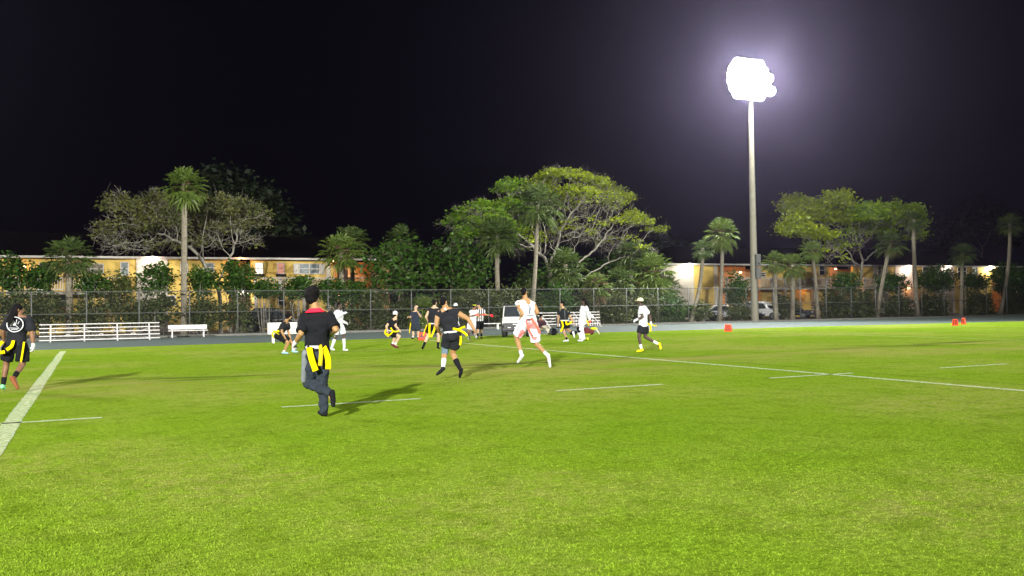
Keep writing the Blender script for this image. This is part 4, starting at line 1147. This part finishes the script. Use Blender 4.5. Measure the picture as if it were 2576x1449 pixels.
    for q_ in 'lr':
        Hp, K, An = J['h' + q_], J['k' + q_], J['a' + q_]
        if leg <= 1:
            p = Hp.lerp(K, leg)
            mb.tube([Hp.lerp(hip, .2) + up * .03, Hp.lerp(K, .15), Hp.lerp(p, .6), p], [A_['h'] + .01, A_['h'] + fl, A_['h'] + fl, A_['h'] + fl * .7], 16)
        else:
            p = K.lerp(An, min(1, leg - 1))
            mb.cap(Hp.lerp(K, .05), K, A_['h'] + fl * .7, A_['k'] + fl * .6); mb.cap(K, K.lerp(p, .35), A_['k'] + fl * .6, A_['c'] + fl * .5); mb.cap(K.lerp(p, .35), p, A_['c'] + fl * .5, A_['a'] + .020)
    mb.build('shorts' if leg <= 1 else 'trousers', CL[bottom], root, True, remesh=v2, smo=4, disp=.042 * loose)
    # --- socks, shoes, gloves
    for i, q_ in enumerate('lr'):
        K, An, To = J['k' + q_], J['a' + q_], J['t' + q_]
        so = socks[i] if isinstance(socks, (list, tuple)) and isinstance(socks[0], (list, tuple)) else socks
        if so:
            st = K.lerp(An, 1 - so[1])
            rr = A_['c'] if so[1] > .45 else A_['a'] + (A_['c'] - A_['a']) * so[1] * 1.3
            MB().cap(st, An, rr + .007, A_['a'] + .008).build('sock', CL[so[0]], root, True, remesh=.012, smo=1)
        sh_ = shoes[i] if isinstance(shoes, (list, tuple)) else shoes
        d = (To - An); L_ = d.length
        if L_ < .14: d = d.normalized() * .14
        shin = (K - An).normalized(); d2 = d.normalized()
        heel = An - shin * .055 - (d - shin * d.dot(shin)).normalized() * .035; toe = An + d * .95
        if To.z < An.z - .02 and abs(shin.z) > .75 and d.length > 0: toe = Vector((To.x, To.y, To.z + .03)); heel.z = max(heel.z, .035)
        sb = MB(); sb.cap(heel, heel.lerp(toe, .55), .040, .043); sb.cap(heel.lerp(toe, .5), toe, .044, .032); sb.cap(An - shin * .015, heel.lerp(toe, .25), .044, .042)
        sb.build('shoe', CL[sh_], root, True, remesh=.011, smo=2)
        if gloves and gloves[i]:
            mb = MB(); hands_ = None
            S, E, Wr = J['s' + q_], J['e' + q_], J['w' + q_]
            d = (Wr - E).normalized(); tin = (hip - Wr); tin = (tin - d * tin.dot(d)).normalized(); acr = d.cross(tin).normalized()
            Mx = Matrix((acr, tin, d)).transposed()
            mb.ell(Wr + d * .05, (.048, .026, .060), Mx); mb.cap(Wr - d * .02, Wr + d * .03, .036, .038)
            for k, Lf in enumerate((.066, .076, .072, .056)):
                o_ = acr * (-.031 + .021 * k); b0 = Wr + d * .09 + o_; b1 = b0 + (d * .8 + tin * .55 + o_ * .8).normalized() * Lf * .55; b2 = b1 + (d * .25 + tin).normalized() * Lf * .5
                mb.cap(b0, b1, .014, .0135); mb.cap(b1, b2, .0135, .012)
            t0 = Wr + d * .03 - acr * .036; t1 = t0 + (d * .7 - acr * .75 + tin * .3).normalized() * .038; t2 = t1 + (d * .9 + tin * .5).normalized() * .030
            mb.cap(t0, t1, .018, .016); mb.cap(t1, t2, .016, .014)
            mb.build('glove', CL[gloves[i]], root, True, remesh=.010, smo=1)
    # --- hair and headgear
    def lump(name, parts, mt, vx=.011, sm=2, dp=0.0):
        mb = MB()
        for c, r_ in parts: mb.ell(H(*c), tuple(k * hr for k in r_), FM)
        return mb.build(name, mt, root, True, remesh=vx, smo=sm, disp=dp)
    if hair == 'short':
        lump('hair', [((0, .020, .034), (.083, .098, .098)), ((0, .055, -.02), (.070, .058, .072))], HAIR, dp=.012)
    elif hair == 'afro':
        lump('hair', [((0, .018, .040), (.108, .112, .112)), ((0, .040, -.035), (.086, .078, .085)), ((.05, .02, .07), (.075, .08, .07)), ((-.05, .03, .07), (.075, .08, .07))], HAIR, vx=.012, sm=1, dp=.045)
    elif hair == 'buzz':
        lump('hair', [((0, .017, .028), (.0785, .0955, .0955)), ((0, .045, -.01), (.066, .056, .07))], HAIR)
    elif hair == 'greyfringe':
        lump('hair', [((0, .045, .0), (.078, .070, .055))], CL['slate'])
    elif hair == 'dreads':
        mb = MB(); mb.ell(H(0, .02, .035), (.088, .102, .098), FM)
        rs = random.Random(5)
        for i in range(26):
            a = math.pi * (i / 25.) ; x = math.cos(a) * .075; y = .03 + math.sin(a) * .075
            p0 = H(x, y, .04 - .01 * (i % 3)); p1 = H(x * 1.25, y * 1.25 + .02, -.07); L_ = rs.uniform(.20, .30)
            back = FM @ Vector((x * .6 + (extra or {}).get('sweep', 0), .10, 0))
            p2 = p1 + Vector((0, 0, -L_ * .75)) + back * .8
            mb.tube([p0, p1, p1.lerp(p2, .5) + back * .1, p2], [.020, .019, .017, .011], 7)
        mb.build('dreadlocks', HAIR, root, True, remesh=.011, smo=1)
    if cap:
        kind, cm = cap
        if kind == 'beanie':
            lump('hat', [((0, .015, .050), (.090, .106, .098)), ((0, .02, .018), (.091, .106, .05))], CL[cm])
        elif kind == 'cap':
            c_ = lump('hat', [((0, .015, .050), (.088, .104, .080)), ((0, .02, .025), (.087, .103, .04))], CL[cm])
            mb = MB().ell(H(0, -.115, .030), (.065, .065, .010), FM); mb.build('visor', CL[cm], root, True)
        elif kind == 'band':
            lump('headband', [((0, .015, .045), (.086, .102, .032))], CL[cm], sm=0)
    if belt:
        u_ = lh; d_ = up.cross(lh).normalized()
        c = at(.13)
        MB().loft([(c - up * .022, u_, d_, .176 * bulk, .134 * bulk), (c + up * .022, u_, d_, .176 * bulk, .134 * bulk)], 24).build('belt', CL[belt], root, True)
    for fl_ in flags:
        w_, pts = fl_[0] * .74, fl_[1]
        P = [Vector(((x - x0) / s_, z, (y0 - y) / s_ + zs)) for x, y, z in pts]
        # smooth ribbon facing the near side
        Q = []
        for i in range(len(P) - 1):
            for k in range(4):
                t = k / 4; a_ = P[max(i - 1, 0)]; b_ = P[i]; c_ = P[i + 1]; e_ = P[min(i + 2, len(P) - 1)]
                Q.append(.5 * ((2 * b_) + (c_ - a_) * t + (2 * a_ - 5 * b_ + 4 * c_ - e_) * t * t + (3 * b_ - a_ - 3 * c_ + e_) * t ** 3))
        Q.append(P[-1]); vs = []; fs = []
        for i, p in enumerate(Q):
            tn = (Q[min(i + 1, len(Q) - 1)] - Q[max(i - 1, 0)]).normalized()
            wv = tn.cross(Vector((0, 1, .15))).normalized() * w_ / 2; nv = tn.cross(wv).normalized() * .004
            vs += [tuple(p - wv - nv), tuple(p + wv - nv), tuple(p + wv + nv), tuple(p - wv + nv)]
        for i in range(len(Q) - 1):
            a_ = i * 4
            for k in range(4): fs.append((a_ + k, a_ + (k + 1) % 4, a_ + 4 + (k + 1) % 4, a_ + 4 + k))
        fs += [(3, 2, 1, 0), tuple((len(Q) - 1) * 4 + k for k in range(4))]
        MB().add(vs, fs).build('flag', CL[fl_[2] if len(fl_) > 2 else 'yellow'], root, True)
    return root, J, s_, up, ls

def P3(x0, y0, s_, x, y, z): return Vector(((x - x0) / s_, z, (y0 - y) / s_))
def patch(parent, name, pts, r, mt):
    return MB().tube(pts, r, 6).build(name, mt, parent, True)

# foreground runner, back to the camera
P, J, s_, up, ls = person('runner in black shirt with red collar and grey striped dark trousers, closest to the camera', 815, 1048,
    [(791, 745, .0), (797, 779), (771, 796, .02), (829, 794, -.02), (765, 838, -.14), (853, 829, -.16), (745, 860, .02), (834, 838, .12),
     (789, 884, .0), (813, 884), (771, 964, .16), (811, 968, .02), (838, 986, -.22), (816, 1031, -.02), (849, 1016, -.30), (800, 1044, .10)],
    55, 'tan', 'black', 'slate', sleeve=.88, leg=2.0, socks=('white', .12), shoes='black', gloves=('white', 'white'), hair='afro', belt='white', collar='red', bulk=1.03, loose=1.5, vox=.011, headr=1.04,
    flags=[(.118, [(786, 872, -.17), (791, 890, -.22), (798, 911, -.25), (805, 930, -.26)]), (.08, [(812, 867, -.16), (817, 880, -.22), (817, 898, -.24), (815, 918, -.24)], 'gold'),
           (.108, [(822, 872, -.16), (831, 888, -.22), (836, 906, -.26), (836, 926, -.27)])])
mb = MB(); a = J['hl'] + Vector((-.095, -.06, -.02)); b = J['kl'] + Vector((-.06, -.055, .04))
mb.cap(a, b, .058, .042); mb.build('trouser_stripe', CL['stripegrey'], P, True, remesh=.011, smo=2)

# left edge player with dreadlocks
P, J, s_, up, ls = person('player with long dreadlocks walking away at the left edge, white emblem on a black shirt', 38, 985,
    [(47, 779), (49, 797), (22, 803), (75, 805), (8, 834), (81, 838), (4, 856, .1), (84, 868, .0), (24, 868), (56, 868), (13, 915, .05), (57, 917), (7, 966, .02), (56, 946, -.30), (4, 982, .10), (68, 974, -.34)],
    35, 'brown', 'char', 'black', sleeve=.85, leg=.84, socks=('black', .30), shoes=('mint', 'brownshoe'), gloves=(None, 'white'), hair='dreads', bulk=1.06, loose=1.3, vox=.012, extra={'sweep': -.10},
    flags=[(.09, [(21, 858, -.19), (13, 870, -.23), (16, 884, -.25), (29, 884, -.24)]), (.09, [(47, 856, -.19), (45, 870, -.23), (33, 879, -.24)]), (.05, [(69, 860, -.12), (68, 880, -.15), (63, 910, -.15)])])
ec = P3(38, 985, s_, 48.5, 816, -.172)
ring_pts = [ec + Vector((.165 * math.cos(t), .025 * abs(math.cos(t)), .150 * math.sin(t))) for t in [k * math.pi / 16 for k in range(33)]]
em = patch(P, 'shirt_emblem', ring_pts, .012, CL['white'])
for pts in ([(-.07, -.03), (-.03, .10)], [(-.03, .10), (.03, -.02)], [(.03, -.02), (.05, .10)], [(-.09, .08), (.09, -.07)], [(.07, .0), (.10, .06)], [(-.10, -.07), (.10, -.08)], [(-.06, -.10), (.07, -.10)]):
    patch(em, 'emblem_stroke', [ec + Vector((x, -.006, z)) for x, z in pts], .007, CL['white'])
MB().ell(ec + Vector((.0, -.004, -.0)), (.035, .01, .025)).build('emblem_ball', CL['white'], em, True)

# centre runner in sleeveless black
P, J, s_, up, ls = person('big sleeveless runner in black with loose yellow flags, mid stride in the centre', 1150, 953,
    [(1118, 759), (1124, 775), (1104, 795), (1152, 787), (1100, 818, -.08), (1180, 803, .0), (1106, 836, .14), (1195, 829, -.05), (1129, 842), (1152, 840),
     (1119, 883, .12), (1138, 890, .16), (1116, 922, -.10), (1157, 927, .02), (1100, 944, -.02), (1156, 952, .06)],
    75, 'tan', 'char', 'char', sleeve=0, leg=.72, socks=(('white', .45), ('black', .50)), shoes=('char', 'black'), hair='buzz', belt='white', bulk=1.12, loose=1.15, vox=.012,
    flags=[(.07, [(1142, 826, -.17), (1160, 831, -.20), (1172, 838, -.22), (1178, 845, -.22)]), (.06, [(1155, 829, -.15), (1166, 824, -.20), (1173, 821, -.22)]), (.06, [(1161, 845, -.10), (1161, 858, -.14), (1159, 868, -.15)])])
patch(P, 'collar_mark', [P3(1150, 953, s_, 1121, 775, -.135), P3(1150, 953, s_, 1127, 780, -.15)], .022, CL['white'])
K, A_ = J['kl'], J['hl']; MB().cap(A_.lerp(K, .8), K.lerp(J['al'], .15), .088, .076).build('knee_sleeve', CL['bluegrey'], P, True, remesh=.012, smo=2)

# white vest runner
P, J, s_, up, ls = person('tall runner in white vest and baggy white shorts with red trim, sprinting away', 1345, 926,
    [(1321, 735), (1325, 752), (1306, 764), (1344, 766), (1316, 790, -.12), (1354, 786, -.06), (1310, 808, .08), (1343, 796, .14), (1323, 810), (1342, 810),
     (1300, 846, .12), (1349, 864, .06), (1312, 890, -.12), (1375, 891, -.12), (1303, 913, -.02), (1384, 924, -.06)],
    70, 'tan', 'white', 'print', sleeve=0, leg=.92, socks=('white', .16), shoes='white', hair='buzz', belt='wine', bulk=1.12, loose=1.6, vox=.012,
    flags=[(.09, [(1338, 800, -.18), (1350, 818, -.22), (1358, 838, -.24)], 'coral'), (.06, [(1325, 806, -.18), (1330, 826, -.22), (1338, 842, -.22)], 'coral')])
for pts in ([(1329, 766), (1336, 771), (1337, 780)], [(1333, 772), (1334, 790)], [(1325, 794), (1342, 793)]):
    patch(P, 'vest_print', [P3(1345, 926, s_, x, y, -.168) for x, y in pts], .012, CL['grey'])

# right player in white shirt
P, J, s_, up, ls = person('jogging player in white shirt, cream cap and yellow shoes at right', 1625, 888,
    [(1612, 758), (1615, 769), (1611, 777, -.15), (1625, 776, .12), (1616, 797, -.20), (1639, 797, .18), (1602, 803, -.22), (1640, 812, .10), (1614, 822, -.08), (1625, 822, .08),
     (1607, 846, -.10), (1625, 848, .08), (1612, 876, -.10), (1655, 865, .06), (1602, 885, -.12), (1663, 878, .06)],
    165, 'dark', 'white', 'char', sleeve=.62, leg=.66, socks=('white', .30), shoes='yshoe', gloves=('white', 'white'), hair='buzz', cap=('cap', 'cream'), loose=1.2, vox=.013,
    flags=[(.07, [(1630, 814, -.02), (1637, 820, -.06), (1636, 835, -.06)]), (.05, [(1640, 816, .05), (1648, 820, .02), (1653, 819, .0)])])
# crouching player at left
person('crouching player in black with yellow belt in front of the white team bench', 724, 892,
    [(727, 796, 0), (721, 808), (717, 814, -.17), (722, 814, .17), (713, 834, -.22), (722, 835, .22), (721, 850, -.18), (728, 850, .15), (700, 843, -.09), (703, 843, .09),
     (727, 862, -.12), (730, 861, .16), (717, 884, -.12), (735, 880, .16), (726, 890, -.14), (745, 888, .18)],
    0, 'tan', 'char', 'black', sleeve=.7, leg=.8, socks=('white', .08), shoes='aqua', hair='afro', vox=.014, headr=.95, belt='yellow', flags=[(.10, [(690, 832, -.12), (698, 834, -.20), (707, 832, -.2)]), (.08, [(689, 834, -.1), (688, 842, -.1), (692, 850, -.1)])])
# white kit player
person('player in all white kit and long white socks raising a gloved hand', 855, 885,
    [(855, 769), (854, 779), (848, 786, -.15), (857, 786, .16), (850, 800, -.20), (857, 806, .20), (867, 789, -.20), (868, 812, .15), (850, 819, -.08), (857, 819, .08),
     (846, 845, -.10), (864, 844, .10), (836, 874, -.10), (865, 876, .10), (842, 881, -.12), (873, 883, .10)],
    0, 'dark', 'white', 'white', sleeve=1.95, leg=.86, socks=('white', .68), shoes='white', gloves=('white', 'white'), hair='buzz', vox=.015)
# crouching, white cap
person('crouching barelegged player in black with white cap and wine red shoes', 993, 877,
    [(996, 791), (996, 802), (986, 807, -.1), (994, 808, .15), (974, 820, -.16), (996, 820, -.12), (976, 831, -.14), (1005, 830, -.05), (983, 836, -.06), (989, 838, .08),
     (1006, 846, -.10), (992, 852, .12), (995, 866, -.10), (987, 864, .12), (1003, 876, -.14), (995, 876, .12)],
    60, 'pale', 'black', 'black', sleeve=.55, leg=.7, socks=('white', .18), shoes='wine', hair='short', cap=('beanie', 'white'), vox=.015, belt='white',
    flags=[(.08, [(985, 824, -.16), (990, 832, -.2), (999, 834, -.2), (1006, 832, -.18)]), (.09, [(973, 828, -.15), (971, 838, -.17), (980, 846, -.19)]), (.07, [(974, 838, -.16), (982, 842, -.2), (990, 834, -.2)])])
# coach
person('stocky older man in dark shirt and shorts standing by the forty marker', 1046, 853,
    [(1048, 774), (1046, 783), (1038, 787), (1054, 787), (1034, 798, -.04), (1059, 797, -.05), (1030, 797, -.30), (1053, 785, -.28), (1041, 818), (1051, 818),
     (1040, 834), (1052, 834), (1039, 848), (1052, 848), (1037, 852, -.14), (1053, 852, -.14)],
    200, 'pale', 'navy', 'slate', sleeve=.7, leg=.9, socks=('white', .12), shoes='black', hair='greyfringe', bulk=1.15, loose=1.3, vox=.016, group='people on the field edge',
    flags=[(.06, [(1034, 812, -.12), (1032, 828, -.12), (1031, 838, -.12)])])
# sleeveless black at 40 marker
person('sleeveless player in black with wide stance and two yellow flags by the forty marker', 1087, 881,
    [(1095, 762), (1094, 773), (1082, 781), (1104, 780), (1073, 797, -.04), (1109, 797, -.02), (1077, 808, .06), (1104, 810, .14), (1081, 819), (1095, 819),
     (1077, 844, .06), (1104, 844, -.02), (1066, 869), (1102, 869), (1062, 879, .10), (1104, 879, .14)],
    70, 'pale', 'char', 'black', sleeve=0, leg=.74, socks=('black', .30), shoes='black', hair='short', vox=.015, belt='white', bulk=1.05,
    flags=[(.095, [(1083, 812, -.17), (1082, 828, -.2), (1082, 848, -.2)]), (.095, [(1097, 812, -.17), (1094, 830, -.2), (1086, 848, -.2)]), (.05, [(1076, 816, -.1), (1071, 828, -.12), (1066, 844, -.12)])])
# hidden passer with white cap
person('player with white cap mostly hidden behind the big sleeveless runner', 1147, 868,
    [(1147, 770), (1146, 781), (1138, 786), (1153, 786), (1137, 801), (1154, 802), (1140, 810, .1), (1150, 812, .12), (1141, 820), (1151, 820), (1140, 842), (1151, 842), (1140, 861), (1152, 861), (1138, 867, .1), (1152, 867, .1)],
    120, 'dark', 'white', 'char', sleeve=.6, leg=.8, socks=('white', .2), shoes='white', hair='buzz', cap=('cap', 'white'), vox=.016)
# white jersey and headband
person('player in white jersey and pale shorts with bright headband facing the referee', 1188, 858,
    [(1195, 770), (1193, 778), (1185, 784), (1200, 784, .05), (1183, 796, -.05), (1204, 792, .1), (1199, 792, -.2), (1214, 792, .05), (1184, 810), (1193, 810),
     (1180, 831, -.05), (1189, 835, .05), (1180, 849, -.05), (1196, 842, -.25), (1184, 856, -.12), (1199, 850, -.30)],
    30, 'brown', 'white', 'lav', sleeve=.3, leg=.88, socks=('white', .2), shoes='white', gloves=('coral', 'coral'), hair='buzz', cap=('band', 'neon'), vox=.016, loose=1.2,
    flags=[(.07, [(1170, 825, .0), (1166, 822, .0), (1160, 824, .0)])])
# referee
P, J, s_, up, ls = person('referee in black and white striped shirt holding a red flag', 1209, 852,
    [(1206, 768), (1208, 776), (1201, 781), (1217, 781), (1199, 793), (1222, 792), (1205, 796, -.22), (1230, 793, -.1), (1204, 808), (1213, 808), (1203, 829), (1211, 829), (1202, 846), (1211, 846), (1200, 851, -.12), (1213, 851, -.12)],
    200, 'light', 'stripe', 'black', sleeve=.7, leg=.95, socks=('black', .4), shoes='black', hair='short', cap=('cap', 'slate'), vox=.016, group='people on the field edge')
hf = MB().ell((0, 0, 0), (.09, .03, .05)).ell((.06, .0, -.04), (.06, .02, .07)).build('penalty_flag', CL['red'], None, True, remesh=.012, disp=.03)
hf.location = P.location + Matrix.Rotation(CY, 3, 'Z') @ (J['wr'] + Vector((.13, -.02, -.01)))
tag(hf, 'crumpled red cloth held out in the right hand of the striped referee', 'flag')
# black and khaki
P, J, s_, up, ls = person('short haired player in black shirt with khaki shoulders trotting, seen from behind', 1424, 861,
    [(1416, 765), (1417, 774), (1408, 780), (1428, 780), (1406, 797), (1436, 798, -.04), (1405, 814, .04), (1443, 811, -.06), (1416, 810), (1427, 810),
     (1419, 832, .06), (1429, 830, .10), (1426, 854, .0), (1440, 836, -.25), (1418, 860, .06), (1444, 848, -.32)],
    165, 'light', 'char', 'black', sleeve=.7, leg=.75, socks=('black', .2), shoes='white', hair='short', vox=.015, belt='white', bulk=1.05,
    flags=[(.10, [(1413, 806, -.17), (1416, 820, -.2), (1410, 835, -.22)]), (.10, [(1425, 806, -.17), (1425, 816, -.2), (1434, 813, -.22), (1438, 808, -.2)])])
for q_ in 'lr':
    MB().cap(J['nk'].lerp(J['s' + q_], .35) + Vector((0, -.02, .035)), J['s' + q_].lerp(J['e' + q_], .35) + Vector((0, -.02, .012)), .040, .064).build('shoulder_panel', CL['khaki'], P, True, remesh=.014, smo=2)
MB().tube([P3(1424, 861, s_, 1421, 780, -.150), P3(1424, 861, s_, 1422, 801, -.140)], .013, 6).build('back_print', CL['grey'], P, True)
# white hoodie, dreads
P, J, s_, up, ls = person('dreadlocked player in white hoodie and pale trousers with a black knee pad', 1467, 860,
    [(1470, 757), (1470, 768), (1466, 774, .12), (1476, 774, -.10), (1484, 789, .18), (1479, 790, -.20), (1495, 801, .16), (1484, 805, -.16), (1464, 807, .05), (1470, 807, -.07),
     (1464, 832, .08), (1457, 829, -.08), (1469, 849, .10), (1462, 854, -.06), (1461, 858, .10), (1454, 858, -.08)],
    180, 'dark', 'white', 'lav', sleeve=2.0, leg=1.97, socks=('black', .1), shoes='white', gloves=(None, 'coral'), hair='dreads', vox=.014, loose=1.6, bulk=1.03, extra={'sweep': .0},
    flags=[(.07, [(1473, 803, -.16), (1479, 812, -.2), (1480, 820, -.2)])])
MB().cap(J['kr'] + Vector((-.02, -.01, .05)), J['kr'] + Vector((0, -.01, -.07)), .090, .082).build('knee_pad', CL['black'], P, True, remesh=.014)
# seated spectator and chairs
def folding_chair(label, px, py, rz, Y=None):
    p = G(px, py); r = tag(empty('folding_chair', p, rz), label, 'chair', 'black folding chairs at the sideline')
    MB().box((0, 0, .43), (.46, .42, .05)).build('seat', M['black'], r, bevel=.01)
    MB().box((0, .24, .78), (.46, .04, .34)).build('backrest', M['black'], r, bevel=.01)
    for s_ in (-1, 1):
        MB().tube([(s_ * .22, -.2, 0), (s_ * .22, .1, .43), (s_ * .22, .25, .92)], .014, 6).build('leg', M['black'], r)
        MB().tube([(s_ * .20, .24, 0), (s_ * .20, -.14, .42)], .014, 6).build('leg', M['black'], r)
    return r
folding_chair('black folding chair under the spectator in dark maroon', 1361, 842, CY + R(60))
folding_chair('empty black folding chair behind the trotting player in black and khaki', 1413, 843, CY + R(20))
person('seated spectator in dark maroon top and beige trousers on a folding chair', 1366, 842,
    [(1362, 795), (1361, 803), (1354, 808, .0), (1368, 808, -.02), (1353, 819, -.02), (1371, 816, -.1), (1362, 823, -.2), (1376, 821, -.2), (1358, 825), (1364, 825),
     (1374, 822, -.22), (1378, 822, -.12), (1379, 837, -.22), (1382, 837, -.12), (1383, 841, -.30), (1386, 841, -.2)],
    -50, 'brown', 'maroon', 'beige', sleeve=1.9, leg=1.95, shoes='black', hair='afro', vox=.017, loose=1.3, group='people on the field edge', headr=.95)
bg_ = G(1392, 843)
b_ = tag(empty('backpack', bg_, CY), 'black backpack slumped between the two folding chairs', 'bag')
MB().ell((0, 0, .19), (.22, .16, .20)).ell((0, -.08, .14), (.16, .12, .13)).build('body', CL['black'], b_, True, remesh=.018, smo=2, disp=.03)
MB().tube([(-.08, -.14, .32), (-.16, -.2, .2), (-.12, -.18, .05)], .015, 6).build('strap', CL['grey'], b_, True)
bg_ = G(1442, 843)
b_ = tag(empty('backpack', bg_, CY), 'small dark bag on the grass behind the raised shoe of the player in khaki shoulders', 'bag')
MB().ell((0, 0, .12), (.20, .15, .13)).ell((.08, 0, .14), (.14, .12, .11)).build('body', CL['black'], b_, True, remesh=.018, smo=2, disp=.03)
MB().tube([(-.1, -.1, .2), (0, -.12, .28), (.1, -.1, .2)], .012, 6).build('strap', CL['grey'], b_, True)
bg_ = G(1484, 842)
b_ = tag(empty('gear_bag', bg_, CY), 'brown and yellow bundle of gear on the grass right of the white hoodie player', 'gear bag')
MB().ell((-.18, 0, .2), (.26, .2, .2)).ell((.02, 0, .16), (.22, .2, .17)).build('body', CL['wine'], b_, True, remesh=.02, smo=2, disp=.05)
MB().ell((.22, 0, .32), (.20, .16, .09)).ell((-.15, -.15, .03), (.2, .1, .03)).build('yellow_vest', CL['neon'], b_, True, remesh=.02, smo=2, disp=.04)
MB().tube([(.3, -.1, .3), (.42, -.12, .18), (.5, -.12, .02)], .03, 6).build('strap', CL['cream'], b_, True)
bl = tag(empty('ball', G(1476.5, 857)), 'neon yellow ball on the grass at the heels of the white hoodie player', 'ball')
MB().ell((0, 0, .075), (.085, .07, .075)).build('shell', CL['neon'], bl, True)
MB().tube([(-.06, -.03, .13), (0, -.035, .148), (.06, -.03, .13)], .006, 6).build('seam', CL['cream'], bl, True)

# ================================================================== HAZE (closed box round everything)
hv = bpy.data.materials.new('glow_haze'); hv.use_nodes = True
t = hv.node_tree; t.nodes.remove(t.nodes['Principled BSDF'])
pv = t.nodes.new('ShaderNodeVolumePrincipled'); pv.inputs['Color'].default_value = (.70, .62, 1, 1); pv.inputs['Density'].default_value = HAZE; pv.inputs['Anisotropy'].default_value = .86  # forward scatter and violet tint shaped to mimic the lamp's lens glow
t.links.new(pv.outputs[0], t.nodes['Material Output'].inputs['Volume'])
hz = MB().box((75, 135, 39), (760, 580, 84)).build('haze', hv); tag(hz, kind='stuff', label='thin night haze added as glow around the floodlights', cat='haze')
